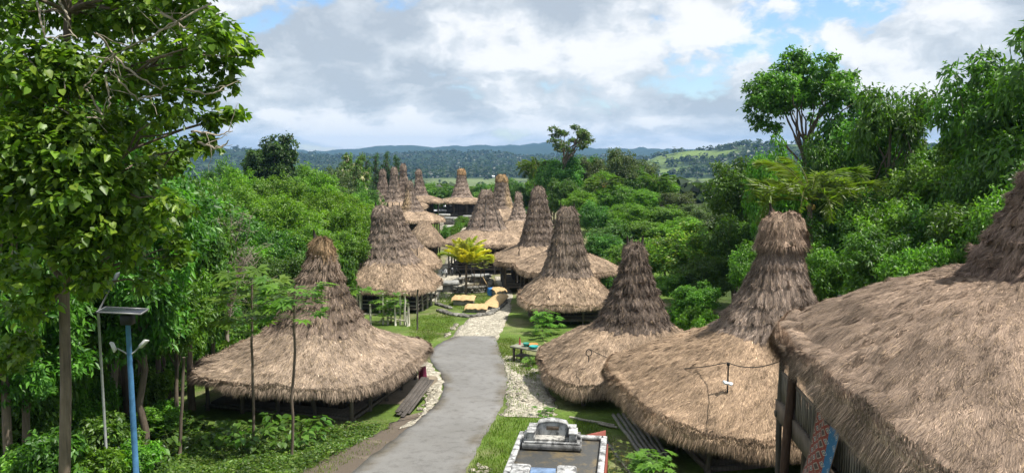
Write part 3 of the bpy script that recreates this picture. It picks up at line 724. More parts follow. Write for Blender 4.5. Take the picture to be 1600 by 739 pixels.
def lobes_leaves(m, lobes, n, L, W, cols, rs, droop=0.3, upn=0.7, shell=0.45, shape='rhomb', fold=0.25, clump=0):
    lobes = np.asarray(lobes, float)
    if lobes.shape[1] == 4: lobes = np.concatenate([lobes, lobes[:, 3:4], lobes[:, 3:4] * 0.75], 1)
    w = lobes[:, 3] * lobes[:, 4]; w = w / w.sum()
    li = rs.choice(len(lobes), n, p=w)
    d = rs.normal(0, 1, (n, 3)); d /= np.linalg.norm(d, axis=1, keepdims=True)
    rr = rs.rand(n) ** shell
    if clump:                                        # leaves gather in sprays inside the lobe
        nc = n // clump + 1
        cd = rs.normal(0, 1, (nc, 3)); cd /= np.linalg.norm(cd, axis=1, keepdims=True); cr = rs.rand(nc) ** shell; cl = rs.choice(len(lobes), nc, p=w)
        ci = rs.randint(0, nc, n)
        li = cl[ci]; off = cd[ci] * cr[ci][:, None] + rs.normal(0, 0.16, (n, 3)); d = cd[ci] + rs.normal(0, .5, (n, 3)); d /= np.linalg.norm(d, axis=1, keepdims=True)
    else: off = d * rr[:, None]
    P = lobes[li, :3] + off * lobes[li, 3:6]
    nm = d * 0.6 + np.array([0, 0, upn]) + rs.normal(0, 0.45, (n, 3)); nm /= np.linalg.norm(nm, axis=1, keepdims=True)
    tip = d * 0.8 + rs.normal(0, 0.6, (n, 3)) - np.array([0, 0, droop])
    lc = np.exp(rs.normal(0, 0.16, len(lobes)))
    leaf_batch(m, P, nm, tip, L * rs.uniform(.65, 1.3, n), W * rs.uniform(.7, 1.25, n), pal(rs, n, cols) * lc[li][:, None], rs, fold, shape)

def limb(m, a, b, r0, r1, rs, n=6, sag=0.12, sides=6, col=(1, 1, 1), wob=0.03):
    a = np.array(a, float); b = np.array(b, float); t = np.linspace(0, 1, n)[:, None]
    d = np.linalg.norm(b - a)
    mid = np.array([0, 0, d * sag])
    P = a + (b - a) * t + mid * (4 * t * (1 - t)) * rs.uniform(-.3, 1) + rs.normal(0, wob * d, (n, 3)) * (t * (1 - t) * 4)
    m.tube(P, r0 + (r1 - r0) * t[:, 0], sides, col, cap=False); return P

def tree_meshes(kind, seed):
    """trunk and crown meshes of one kind of tree, root at z = 0"""
    rs = np.random.RandomState(seed)
    tk, cr = MB(), MB()
    def dome(n, R, H, zc, top_bias=0.2, rmin=.22, rmax=.36):
        out = []
        for i in range(n):
            d = rs.normal(0, 1, 3); d /= np.linalg.norm(d); d[2] = d[2] * (1 - top_bias) + top_bias
            q = rs.rand() ** 0.33 * 0.78
            r = R * rs.uniform(rmin, rmax)
            out.append((d[0] * R * q, d[1] * R * q, zc + d[2] * H * q, r, r, r * 0.72))
        return out
    def trunk(h, r, lobes, lean=0.4, nl=14, first=0.35):
        top = np.array([rs.normal(0, lean), rs.normal(0, lean), h]); P = limb(tk, (0, 0, -0.4), top, r, r * .35, rs, 9, 0, 8, wob=.010)
        for i in rs.choice(len(lobes), min(nl, len(lobes)), replace=False):
            k = rs.randint(int(9 * first), 9); limb(tk, P[k], np.array(lobes[i][:3]) * [0.92, .92, 1], r * .36, r * .06, rs, 6, 0.08, 5)
    if kind == 'broad':      # 9 wide x 12 high
        lb = dome(46, 4.6, 4.4, 7.6); trunk(8, .28, lb); lobes_leaves(cr, lb, 15000, .36, .20, G_MID, rs, clump=14)
    elif kind == 'dark':
        lb = dome(50, 4.6, 5.0, 7.2); trunk(8.5, .32, lb); lobes_leaves(cr, lb, 16000, .36, .19, G_DARK, rs, clump=12, upn=.5)
    elif kind == 'bright':   # feathery, in plumes
        lb = dome(60, 4.4, 4.6, 6.6, .25, .16, .30); trunk(7, .2, lb); lobes_leaves(cr, lb, 19000, .34, .11, G_BRIGHT, rs, droop=.5, upn=.9, clump=18)
    elif kind == 'dull':
        lb = dome(40, 4.4, 4.0, 6.8); trunk(7, .22, lb); lobes_leaves(cr, lb, 10000, .34, .17, G_DULL, rs, clump=12)
    elif kind == 'lime':
        lb = dome(44, 4.2, 4.6, 6.4, .2, .16, .28); trunk(7, .2, lb); lobes_leaves(cr, lb, 11000, .34, .19, G_LIME + G_MID, rs, clump=10)
    elif kind == 'umbrella': # bare stem, spreading layered crown; 9 wide, 20 high
        lb = []
        for i in range(56):
            a = rs.rand() * 6.28; q = rs.rand() ** .6 * 4.1
            lb.append((math.cos(a) * q, math.sin(a) * q, 16.9 + rs.uniform(-1.5, 2.0) * (1 - (q / 4.6) ** 2) + rs.normal(0, .4), rs.uniform(.5, 1.25), rs.uniform(.5, 1.25), rs.uniform(.4, .8)))
        lb += [(-3.6, 0, 15.2, .9, .9, .6), (3.4, .5, 15.0, 1, 1, .6), (2.2, -1, 14.4, .9, .9, .6), (-2.4, -.6, 14.6, .9, .9, .6), (4.3, 0, 16.4, .8, .8, .5), (-4.3, .2, 16.2, .7, .7, .5)]
        lb += [(-.9, .2, 19.9, .9, .9, .6), (-.2, .2, 19.6, .9, .9, .6), (-1.5, 0, 19.2, .8, .8, .6)]
        P = limb(tk, (0, 0, -.4), (.3, .2, 13.4), .34, .2, rs, 9, 0, 8)
        for b in lb[::4]: limb(tk, P[-1 - rs.randint(0, 2)], b[:3], .11, .02, rs, 7, .1, 5)
        lobes_leaves(cr, lb, 17000, .34, .17, G_MID + G_DARK, rs, clump=12, droop=.4)
    elif kind == 'gnarled':  # sparse old tree, flat layers
        lb = []
        for i in range(26):
            a = rs.rand() * 6.28; q = rs.rand() ** .5 * 4.6
            lb.append((math.cos(a) * q, math.sin(a) * q, 12 + rs.choice([0, 1.6, 3.0, 4.2]) * (1 - q / 8) + rs.normal(0, .4), .9, .9, .3))
        P = limb(tk, (0, 0, -.4), (.4, .2, 10.5), .42, .28, rs, 9, 0, 8)
        for b in lb[::2]: limb(tk, P[-1 - rs.randint(0, 3)], b[:3], .13, .03, rs, 8, .14, 5)
        lobes_leaves(cr, lb, 4200, .42, .2, G_DULL + G_DARK, rs, clump=9)
    elif kind == 'conifer':  # feathery upright
        lb = []
        for i in range(46):
            z = 2.5 + 12 * (i / 46); q = 2.2 * (1 - (i / 46)) ** .8 + .2; a = rs.rand() * 6.28
            lb.append((math.cos(a) * q * .6, math.sin(a) * q * .6, z, q * .55 + .15, q * .55 + .15, .6))
        trunk(13.5, .2, lb, .15, 30, .2); lobes_leaves(cr, lb, 9000, .5, .09, [(0.04, .085, .03), (.055, .105, .035)], rs, droop=.7, upn=.3, clump=14)
    elif kind == 'flower':   # pale blossom among the leaves
        lb = dome(40, 3.8, 4.6, 7.4, .2, .16, .3); trunk(8, .22, lb); lobes_leaves(cr, lb, 8000, .36, .16, G_DULL + G_MID, rs, clump=12)
        lobes_leaves(cr, lb[::3], 1500, .3, .24, [(.40, .38, .28), (.34, .31, .22)], rs, clump=9, shell=.25)
    elif kind == 'bigleaf':  # glossy large leaves, tall dark tree by the roof
        lb = dome(52, 4.4, 6.2, 8.2, .15, .17, .30); trunk(11, .26, lb); lobes_leaves(cr, lb, 12500, .44, .17, G_DARK + G_MID[:2], rs, droop=.6, clump=9, upn=.7)
    elif kind == 'round':
        lb = dome(60, 4.4, 4.2, 8.0, .3, .14, .24); trunk(8, .3, lb); lobes_leaves(cr, lb, 15000, .34, .22, [(.035, .08, .022), (.05, .105, .028), (.07, .13, .035)], rs, clump=10)
    elif kind == 'bush':     # 4 wide x 3 high
        lb = dome(24, 2.0, 1.6, 1.4, .3, .2, .36); trunk(1.6, .07, lb, .2, 10, .1); lobes_leaves(cr, lb, 3800, .30, .15, G_MID + G_BRIGHT[:1], rs, clump=9)
    elif kind == 'bushdark':
        lb = dome(24, 2.0, 1.8, 1.5, .3, .2, .36); trunk(1.6, .07, lb, .2, 10, .1); lobes_leaves(cr, lb, 4200, .30, .17, G_DARK + G_MID[:1], rs, clump=9)
    return tk.mesh('trunk_' + kind, M_BARK), cr.mesh('crown_' + kind, M_LEAF)
PROTO = {}; SIZE = {}
def get_proto(kind, v):
    if (kind, v) not in PROTO:
        t, c = tree_meshes(kind, 100 + v * 37 + len(kind) * 5 + sum(map(ord, kind)) % 50)
        co = np.zeros(len(c.vertices) * 3, np.float32); c.vertices.foreach_get('co', co); co = co.reshape(-1, 3)
        PROTO[(kind, v)] = (t, c); SIZE[(kind, v)] = (2 * np.percentile(np.hypot(co[:, 0], co[:, 1]), 98.5), np.percentile(co[:, 2], 99.8))
    return PROTO[(kind, v)]
TRS = np.random.RandomState(77)
def plant_tree(kind, X, Y, h, w, label, group=None, rz=None, name='tree', cat='tree', v=None, sink=0.0, lab_bush=False):
    v = TRS.randint(0, 2) if v is None else v
    tm, cm = get_proto(kind, v); dw, dh = SIZE[(kind, v)]
    rz = TRS.rand() * 6.28 if rz is None else rz
    root = empty(name, (X, Y, g1(X, Y) - sink), rz, label, cat, group, scale=(w / dw, w / dw, h / dh))
    for nm, me in (('trunk', tm), ('crown', cm)):
        o = bpy.data.objects.new(nm, me); COL.objects.link(o); o.parent = root
    return root
def px_tree(kind, cx, top, Y, wpx, label, group=None, **kw):
    X = xat(cx, Y); h = zat(top, Y) - g1(X, Y)
    return plant_tree(kind, X, Y, max(h, 1.0), wpx * Y / F, label, group, **kw)

# --- single trees one can tell apart
px_tree('umbrella', 1246, 78, 62, 178, 'tall tree with a spreading umbrella crown on a bare forked stem, above the coconut palm', v=0)
px_tree('gnarled', 884, 196, 152, 92, 'sparse gnarled tree standing above the right-hand forest against the sky')
px_tree('dull', 965, 232, 150, 62, 'greyish thin-leaved tree to the right of the gnarled tree on the forest crest')
px_tree('round', 427, 212, 125, 92, 'round dark tree rising above the left forest into the sky')
px_tree('flower', 556, 240, 135, 52, 'tree with pale blossom between the left forest and the dark feathery trees')
px_tree('bigleaf', 1385, 138, 52, 150, 'dark leafy tree right of the umbrella tree with an uneven top')
px_tree('dark', 1335, 172, 58, 165, 'dense green tree between umbrella tree and the uneven-topped dark tree')
px_tree('bigleaf', 1530, 84, 44, 175, 'tall dark tree over the near roof with layered drooping leaves', v=1)
px_tree('bigleaf', 1640, 40, 40, 240, 'tallest tree at the right edge of the photo, cut by the frame', v=0)
px_tree('broad', 1470, 235, 47, 170, 'bushy green tree in front of the tall dark tree, lower crown full of light')
px_tree('bigleaf', 1150, 248, 72, 110, 'dark glossy tree left of the coconut palm, behind the flat-capped tower', v=1)
px_tree('lime', 1080, 350, 70, 130, 'yellow-green leafy tree behind the dark-peaked house')
px_tree('lime', 1010, 372, 78, 90, 'smaller yellow-green tree left of the big yellow-green one', v=1)
px_tree('broad', 1212, 216, 57, 100, 'broad green tree closing the gap left of and below the umbrella crown')
px_tree('dark', 1288, 214, 57, 110, 'dark tree right below the umbrella crown, over the coconut palm')
px_tree('dark', 878, 238, 154, 84, 'dark tree wrapped around the foot of the gnarled tree on the skyline')
# --- forest masses, each tree its own thing
def forest(rows, group, labels):
    for (kind, cx, top, Y, wpx) in rows: px_tree(kind, cx, top, Y, wpx, labels[kind], group)
LF = dict(bright='bright feathery tree in the forest left of the village', broad='mid-green broad tree in the forest left of the village', dark='dark broad tree in the forest left of the village',
          conifer='dark feathery upright tree behind the far left towers', bush='low green shrub along the left forest edge', bushdark='low dark shrub along the left forest edge', dull='dull olive tree in the forest left of the village', bigleaf='large-leaved dark tree in the forest left of the village')
rows = []
for cx, top, Y, w, k in [(345, 250, 120, 90, 'dark'), (372, 262, 100, 95, 'bright'), (440, 275, 100, 100, 'bright'), (500, 268, 108, 90, 'bright'), (480, 256, 140, 70, 'broad'), (525, 262, 130, 66, 'dull'),
                         (385, 290, 82, 110, 'bright'), (455, 305, 80, 120, 'bright'), (520, 300, 88, 110, 'bright'), (556, 318, 84, 80, 'bright'), (340, 310, 74, 110, 'broad'), (420, 345, 68, 120, 'dark'), (490, 350, 72, 120, 'bright'),
                         (545, 362, 72, 70, 'broad'), (360, 370, 62, 110, 'bright'), (330, 400, 56, 110, 'dark'), (430, 400, 60, 110, 'dark'), (300, 340, 60, 130, 'bigleaf'), (385, 425, 54, 90, 'broad'), (545, 340, 100, 80, 'bright'),
                         (575, 285, 118, 60, 'dark'), (560, 300, 112, 70, 'broad'), (280, 290, 70, 130, 'dark'), (290, 420, 50, 110, 'dark'), (250, 380, 48, 130, 'dark'), (450, 445, 56, 70, 'broad')]:
    rows.append((k, cx, top, Y, w))
for cx, top, Y, w in [(590, 241, 175, 46), (606, 238, 180, 44), (622, 244, 178, 44), (576, 246, 170, 48), (564, 252, 165, 50)]:
    rows.append(('conifer', cx, top, Y, w))
for cx, top, Y, w in [(540, 400, 68, 44), (520, 430, 62, 40), (530, 380, 74, 44), (470, 470, 54, 50), (440, 500, 52, 55), (420, 470, 50, 55), (385, 500, 49, 60), (340, 490, 48, 65), (352, 530, 46, 55), (310, 520, 46, 70), (280, 545, 45, 70), (555, 415, 72, 38)]:
    rows.append(('bush' if (cx % 20) else 'bushdark', cx, top, Y, w))
forest(rows, 'trees of the forest left of the village', LF)
RF = {k: t + ' in the forest right of the village' for k, t in dict(broad='mid-green broad tree', dark='dark broad tree', bright='bright feathery tree', dull='dull olive tree', lime='yellow-green tree', bigleaf='large-leaved tree', bush='low green shrub', bushdark='low dark shrub').items()}
rows = []
for cx, top, Y, w, k in [(670, 286, 222, 40, 'broad'), (690, 288, 228, 40, 'broad'), (706, 290, 224, 34, 'dark'), (745, 288, 226, 40, 'broad'), (762, 287, 222, 40, 'dark'), (786, 284, 220, 40, 'broad'), (806, 280, 215, 44, 'dark'), (845, 252, 170, 50, 'broad'), (920, 244, 162, 56, 'dark'), (860, 250, 165, 60, 'dark'), (905, 258, 160, 60, 'dark'), (925, 246, 158, 60, 'dull'), (990, 262, 150, 60, 'dark'), (1000, 250, 160, 56, 'dull'), (940, 268, 145, 62, 'bright'), (880, 280, 140, 60, 'dark'), (1030, 282, 140, 60, 'broad'),
                         (845, 275, 160, 50, 'broad'), (820, 285, 165, 46, 'dark'), (905, 298, 128, 64, 'bright'), (960, 290, 130, 66, 'broad'), (1005, 296, 128, 66, 'bright'), (1055, 300, 125, 62, 'dull'), (930, 315, 115, 70, 'dark'),
                         (985, 318, 112, 76, 'bright'), (1040, 320, 110, 74, 'broad'), (1085, 318, 112, 70, 'dull'), (960, 345, 98, 80, 'dark'), (1015, 345, 98, 86, 'broad'), (1065, 340, 96, 80, 'bright'), (1110, 325, 100, 76, 'dull'),
                         (940, 365, 88, 70, 'dark'), (985, 380, 84, 80, 'broad'), (1040, 375, 82, 90, 'bright'), (1100, 368, 80, 90, 'dark'), (1060, 420, 66, 90, 'broad'), (1110, 400, 64, 90, 'dark'), (1090, 440, 56, 80, 'broad'), (1150, 340, 66, 100, 'dark'),
                         (1180, 380, 54, 90, 'broad'), (1305, 330, 46, 120, 'dark'), (1290, 385, 42, 100, 'broad'), (1350, 300, 46, 130, 'dark'), (1400, 310, 42, 130, 'broad'), (1450, 320, 40, 130, 'dark'), (1370, 360, 38, 120, 'bigleaf'),
                         (1440, 380, 35, 130, 'broad'), (1500, 320, 37, 140, 'bigleaf'), (1540, 250, 40, 150, 'dark'), (1580, 300, 34, 150, 'broad'), (1600, 180, 42, 180, 'broad'), (1520, 180, 50, 130, 'dark'), (1470, 290, 56, 140, 'dark'), (1420, 240, 60, 120, 'dark'),
                         (1660, 260, 34, 200, 'dark'), (865, 300, 150, 50, 'broad'), (1240, 320, 60, 110, 'dark'), (1230, 300, 68, 110, 'broad'), (1300, 280, 64, 110, 'dark')]:
    rows.append((k, cx, top, Y, w))
for cx, top, Y, w in [(930, 415, 76, 40), (960, 430, 70, 36), (945, 400, 82, 40), (1090, 480, 50, 60), (1110, 490, 46, 60), (1070, 470, 56, 50), (700, 292, 215, 40), (680, 296, 212, 40), (665, 290, 215, 36), (752, 300, 212, 40), (770, 290, 214, 36), (820, 330, 150, 44), (840, 320, 150, 40), (722, 338, 160, 22), (715, 346, 140, 20), (735, 342, 150, 24), (697, 352, 130, 20), (712, 352, 122, 20)]:
    rows.append(('bush' if (cx % 20) else 'bushdark', cx, top, Y, w))
forest(rows, 'trees of the forest right of the village', RF)

# --- the big-leaved tree close on the left, with pale dead branches among its leaves
def near_tree():
    rs = np.random.RandomState(8)
    X, Y = at(100, 700, 17)[0], 17.0
    g = g1(X, Y); base = np.array([X, Y, g])
    root = empty('tree', base, 0, 'nearest tree, tall pale-barked trunk with large heart-shaped leaves overhanging from the left edge', 'tree')
    tk = MB(); P = np.array([at(102, 900, 17), at(101, 739, 17), at(103, 600, 17), at(100, 450, 17.1), at(104, 300, 17.2), at(101, 150, 17.3), at(106, 20, 17.4), at(110, -160, 17.5)]) - base
    P[0] = (0.02, 0, -0.3); tk.tube(P, [.14, .125, .118, .11, .10, .09, .075, .05], 10, cap=False)
    lob = [(20, 20, .9), (90, 0, .9), (160, 30, .8), (230, 20, .8), (290, 5, .6), (330, 50, .5), (365, 68, .38), (388, 88, .22), (352, 105, .32), (300, 75, .6), (315, 140, .45), (362, 132, .24), (366, 178, .26), (332, 188, .34), (330, 224, .26),
           (300, 225, .36), (270, 170, .6), (240, 100, .8), (170, 120, .8), (100, 110, .8), (30, 110, .9), (200, 195, .8), (120, 200, .7), (50, 185, .8), (15, 255, .8), (80, 245, .7), (60, 300, .8), (110, 305, .6), (30, 345, .8), (150, 285, .7),
           (255, 250, .5), (210, 275, .6), (180, 330, .7), (225, 345, .6), (130, 370, .7), (70, 385, .5), (15, 420, .6), (262, 320, .42), (200, 395, .5), (282, 375, .3), (150, 430, .4), (55, 440, .4), (-60, 100, 1), (-80, 300, 1), (-60, -60, 1.2), (60, -100, 1.1), (200, -90, 1.1), (300, -60, .7), (235, 440, .36), (290, 330, .3), (100, 260, .5), (95, 330, .5), (110, 400, .45), (30, 215, .6), (60, 215, .6), (140, 235, .6), (5, 310, .7), (160, 365, .6), (275, 400, .35), (40, 480, .5), (30, 540, .4), (10, 560, .5), (75, 452, .3), (135, 450, .34)]
    lobes = []
    for (a, b, r) in lob:
        p = at(a, b, rs.uniform(15.2, 19.0)) - base
        if 30 < a < 180 and 215 < b < 460: p = at(a, b, rs.uniform(15.0, 16.2)) - base
        lobes.append((*p, r, r * 1.1, r * .8))
    for i, l in enumerate(lobes):
        k = np.argmin(np.linalg.norm(P - np.array(l[:3]) - [0, 0, -.9], axis=1)); limb(tk, P[max(k, 3)], l[:3], .05, .010, rs, 8, .06, 5)
    tk.build('trunk', M_BARK, root, True)
    cr = MB(); cols = [(.09, .185, .016), (.055, .135, .014), (.11, .225, .02), (.17, .28, .025), (.085, .185, .018)]
    lobes_leaves(cr, lobes, 9000, .17, .09, cols, rs, droop=.6, upn=.75, clump=8); lobes_leaves(cr, lobes, 20000, .18, .145, cols, rs, droop=.75, upn=.75, shape='heart', fold=.12, clump=8)
    cr.build('crown', M_LEAF, root)
    for pts in ([(330, 5), (285, 30), (240, 55), (180, 85)], [(285, 30), (230, 62), (200, 75), (150, 52)], [(180, 85), (150, 110), (125, 150), (122, 168)], [(150, 52), (175, 80), (182, 92), (190, 120)], [(182, 92), (215, 120), (250, 140), (265, 132)],
                [(250, 148), (215, 155), (190, 130), (178, 112)], [(165, 120), (170, 150), (172, 165), (168, 172)], [(135, 140), (150, 165), (163, 185), (120, 182), (70, 160), (10, 130)], [(60, 5), (66, 40), (70, 60), (95, 60)], [(95, 5), (108, 30), (106, 45), (120, 60)],
                [(250, 20), (300, 50), (340, 60)], [(240, 10), (290, 45), (330, 30)], [(290, 140), (330, 148), (370, 128)], [(300, 205), (340, 212), (362, 205)], [(310, 222), (335, 232), (352, 226), (358, 218)], [(20, 60), (60, 110), (85, 120), (100, 125)], [(0, 150), (20, 120), (45, 105), (60, 112)]):
        db = MB(); p3 = np.array([at(a, b, 15.6 + 0.25 * math.sin(i * 1.7 + a)) for i, (a, b) in enumerate(pts)]) - base
        t = np.linspace(0, 1, len(pts)); tt = np.linspace(0, 1, 4 * len(pts)); q = np.stack([np.interp(tt, t, p3[:, k]) for k in range(3)], 1); q += rs.normal(0, .012, q.shape)
        db.tube(q, np.linspace(.026, .008, len(q)), 5, cap=False)
        for j in range(3):
            k = rs.randint(2, len(q)); limb(db, q[k], q[k] + rs.normal(0, .28, 3) + [0, 0, -.1], .010, .004, rs, 6, .2, 4)
        db.build('dead_branch', M_BARK_PALE, root)

near_tree()
LN = dict(dark='dark forest tree standing in deep shade behind the solar lamp', bigleaf='large-leaved forest tree behind the nearest trunk at the left edge', broad='mid-green forest tree behind the nearest trunk at the left edge', bush='leafy shrub in the undergrowth around the solar lamp', bushdark='dark shrub in the shade behind the solar lamp')
rows = [('dark', 60, 120, 36, 330), ('dark', 190, 160, 34, 280), ('bigleaf', -40, 60, 30, 360), ('dark', 270, 240, 40, 190), ('bigleaf', 210, 290, 29, 200), ('dark', 110, 330, 30, 230), ('bigleaf', 20, 390, 25, 210), ('dark', 290, 330, 36, 170), ('broad', 265, 400, 33, 130), ('dark', 330, 420, 44, 110),
        ('dark', 170, 400, 44, 200), ('dark', 40, 330, 48, 260), ('dark', 230, 330, 54, 220), ('bigleaf', -10, 200, 24, 240), ('dark', 140, 260, 58, 300), ('dark', 290, 270, 62, 200)]
for cx, top, Y, w in [(60, 560, 30, 110), (130, 590, 33, 100), (200, 600, 36, 90), (20, 610, 26, 120), (240, 570, 42, 80), (150, 650, 26, 110), (60, 670, 22, 130), (270, 590, 40, 70), (210, 550, 46, 90), (110, 520, 44, 110), (30, 500, 38, 130), (180, 510, 52, 100), (250, 520, 54, 80), (285, 560, 50, 60)]:
    rows.append(('bushdark', cx, top, Y, w))
for cx, top, Y, w, k in [(40, 430, 31, 120, 'broad'), (150, 455, 33, 110, 'broad'), (245, 440, 37, 90, 'broad'), (10, 500, 27, 110, 'bush'), (75, 520, 29, 100, 'bush'), (130, 545, 31, 80, 'bush'), (250, 520, 38, 70, 'bush'), (225, 575, 35, 70, 'bush'), (290, 500, 41, 60, 'bush')]:
    rows.append((k, cx, top, Y, w))
for cx, top, Y, w in [(225, 640, 31, 90), (110, 625, 29, 90), (30, 690, 24, 110), (190, 690, 25, 90), (90, 570, 33, 80), (245, 625, 33, 60), (130, 700, 23, 100)]:
    rows.append(('bush', cx, top, Y, w))
forest(rows, 'trees and shrubs of the wood at the left edge', LN)

def bare_tree(cx, base_y_top, Y, wpx, label, seed, lean=0):
    rs = np.random.RandomState(seed); X = xat(cx, Y); g = g1(X, Y); H = zat(base_y_top, Y) - g; W = wpx * Y / F / 2
    root = empty('bare_tree', (X, Y, g), 0, label, 'tree')
    m = MB(); P = limb(m, (0, 0, -.3), (lean * .2, 0, H * .55), .14, .09, rs, 7, 0, 7); m.build('trunk', M_BARK_PALE, root)
    m = MB()
    for i in range(34):
        a = P[rs.randint(3, 7)]; e = np.array([lean * W * .5 + rs.uniform(-1, 1) * W, rs.uniform(-1, 1) * W * .7, H * rs.uniform(.55, 1.0)])
        Q = limb(m, a, e, .04, .010, rs, 8, .15, 5)
        for j in range(9):
            k = rs.randint(2, 8); e2 = Q[k] + rs.normal(0, W * .28, 3) + [lean * .3, 0, .1]; Q2 = limb(m, Q[k], e2, .016, .006, rs, 6, .2, 4)
            limb(m, Q2[3], Q2[3] + rs.normal(0, W * .16, 3), .008, .005, rs, 5, .2, 3)
    m.build('bare_twigs', M_BARK_PALE, root)
bare_tree(300, 300, 44, 85, 'leafless brown twiggy tree between the near leaves and the bright feathery trees', 3)
bare_tree(348, 322, 42, 90, 'leafless pale tree arching to the right above the left roof', 4, lean=.8)

def palm(cx, cy, Y, flen, label, seed, n=20, cols=((.07, .13, .02), (.10, .17, .03)), name='coconut_palm', trunk_r=.14, up=.55, group=None, coco=True, yellow=0.0, mat=None, width=.055, droop=1.55):
    rs = np.random.RandomState(seed); X = xat(cx, Y); g = g1(X, Y); H = zat(cy, Y) - g
    root = empty(name, (X, Y, g), 0, label, 'palm', group)
    m = MB(); k = 14; t = np.linspace(0, 1, k); pts = np.stack([.25 * np.sin(t * 2) * H / 10, .1 * t * H / 10, -.3 + (H + .3) * t], 1)
    m.tube(pts, trunk_r * (1.35 - .5 * t + .06 * (np.arange(k) % 2)), 9); m.build('trunk', M_BARK, root)
    top = pts[-1]; m = MB()
    for i in range(n):
        az = i * 2.39996 + rs.normal(0, .15); el = up + .95 * (i / n) - .75 * rs.rand() * .6 - .35; L = flen * rs.uniform(.85, 1.1)
        tt = np.linspace(0, 1, 14); ang = el - droop * tt ** 1.5 * rs.uniform(.75, 1.15)
        dx = np.cumsum(np.cos(ang)) / 14 * L; dz = np.cumsum(np.sin(ang)) / 14 * L
        R = np.stack([top[0] + dx * math.cos(az), top[1] + dx * math.sin(az), top[2] + dz], 1)
        m.tube(R, np.linspace(.035, .008, 14) * flen / 3.5, 4, (.16, .17, .05), cap=False)
        nl = 46; s = np.linspace(.12, .99, nl); B = np.stack([np.interp(s, tt, R[:, q]) for q in range(3)], 1)
        T = np.gradient(B, axis=0); T /= np.linalg.norm(T, axis=1)[:, None]; side = np.array([-math.sin(az), math.cos(az), 0])
        base = np.array(cols[rs.randint(len(cols))]); yl = np.array([.52, .42, .03])
        f = yellow * rs.uniform(.2, 1)
        for sg in (-1, 1):
            ln = flen * .29 * np.sin(np.pi * (s * .86 + .10)) ** .7 * rs.uniform(.85, 1.1, nl)
            tip = side * sg * .8 + T * .65 + np.array([0, 0, -.8]) + rs.normal(0, .1, (nl, 3)); tip /= np.linalg.norm(tip, axis=1)[:, None]
            nm = np.cross(tip, T) * sg; nm[:, 2] = np.abs(nm[:, 2]) + .2; nm /= np.linalg.norm(nm, axis=1)[:, None]
            c = (base * (1 - f) + yl * f) * np.exp(rs.normal(0, .15, nl))[:, None]
            leaf_batch(m, B, nm, tip, ln, width * flen / 3.5 * np.ones(nl), c, rs, .2)
    m.build('fronds', M_LEAF, root)
    if coco:
        m = MB()
        for i in range(8):
            a = rs.rand() * 6.28; c = top + np.array([.22 * math.cos(a), .22 * math.sin(a), -.18 - .1 * rs.rand()])
            th = np.linspace(.05, math.pi - .05, 7); m.tube(np.stack([c[0] + 0 * th, c[1] + 0 * th, c[2] + .13 * np.cos(th)], 1), .11 * np.sin(th), 8, (.30, .20, .04))
        m.build('coconuts', M_PAINT, root)
palm(1258, 318, 47, 4.6, 'coconut palm with long drooping fronds just behind the flat flared roof cap', 5, n=20, cols=((.09, .18, .025), (.12, .21, .03)), yellow=.1, trunk_r=.17, up=.95, droop=1.9, width=.08)
palm(727, 414, 80, 3.4, 'young yellowing palm in the stone ring beside the lane', 6, n=24, cols=((.12, .19, .02), (.15, .22, .02)), yellow=1.0, up=1.25, droop=1.35, coco=False, trunk_r=.11, width=.12)
palm(836, 262, 165, 5.0, 'dark distant palm on the forest edge behind the straw-edged tower', 7, n=20, width=.12)
palm(941, 290, 132, 4.2, 'distant palm in the middle of the right forest, below the greyish thin tree', 9, n=20, width=.12)
palm(1022, 286, 138, 4.2, 'distant palm at the right forest crest against the valley fields', 10, n=20, width=.12)

def palmate(m, c, dirn, size, rs, col, n=7):
    """one hand-shaped leaf: leaflets fanned from the end of the stalk"""
    dirn = dirn / (np.linalg.norm(dirn) + 1e-9); up = np.array([0, 0, 1.0]); s = np.cross(up, dirn); s /= np.linalg.norm(s) + 1e-9; nm = np.cross(dirn, s)
    a = np.linspace(-1.9, 1.9, n); tips = np.cos(a)[:, None] * dirn + np.sin(a)[:, None] * s + np.array([0, 0, -.25])
    leaf_batch(m, np.repeat(c[None], n, 0), np.repeat((nm + rs.normal(0, .12, 3))[None], n, 0) / 1.0, tips, size * (1 - .25 * np.abs(a) / 1.9), size * .32 * np.ones(n), np.repeat(np.array(col)[None], n, 0) * np.exp(rs.normal(0, .12, n))[:, None], rs, .15)
def papaya(X, Y, H, crown, label, seed, name='papaya_tree', cat='tree', stems=1, r=.06, nl=20, leaf=.42, cols=((.09, .19, .022), (.13, .24, .028)), group=None, spread=1.0, cover=.35):
    rs = np.random.RandomState(seed); g = g1(X, Y); root = empty(name, (X, Y, g), rs.rand() * 6, label, cat, group)
    tk, cr = MB(), MB()
    for k in range(stems):
        off = np.array([rs.normal(0, .25), rs.normal(0, .25), 0]) * (stems > 1); h = H * (1 - .3 * rs.rand() * (stems > 1))
        P = limb(tk, off + [0, 0, -.2], off * 1.8 + [rs.normal(0, .03) * H, rs.normal(0, .02) * H, h], r, r * .7, rs, 9, 0, 8, wob=.006)
        for i in range(nl):
            t = 1 - cover * rs.rand(); b = np.array([np.interp(t, np.linspace(0, 1, 9), P[:, q]) for q in range(3)])
            az = rs.rand() * 6.28; L = crown * rs.uniform(.55, 1.0) * spread; e = b + np.array([math.cos(az) * L, math.sin(az) * L, L * rs.uniform(-.15, .55)])
            limb(cr, b, e, .012, .008, rs, 5, .08, 4, (.5, .9, .2)) if False else cr.tube(np.array([b, (b + e) / 2 + [0, 0, .06], e]), .009, 4, (.10, .16, .04), cap=False)
            palmate(cr, e, np.array([math.cos(az), math.sin(az), -.2]), leaf * rs.uniform(.7, 1.15), rs, cols[rs.randint(len(cols))])
    tk.build('stem', M_BARK, root); cr.build('leaves', M_LEAF, root)
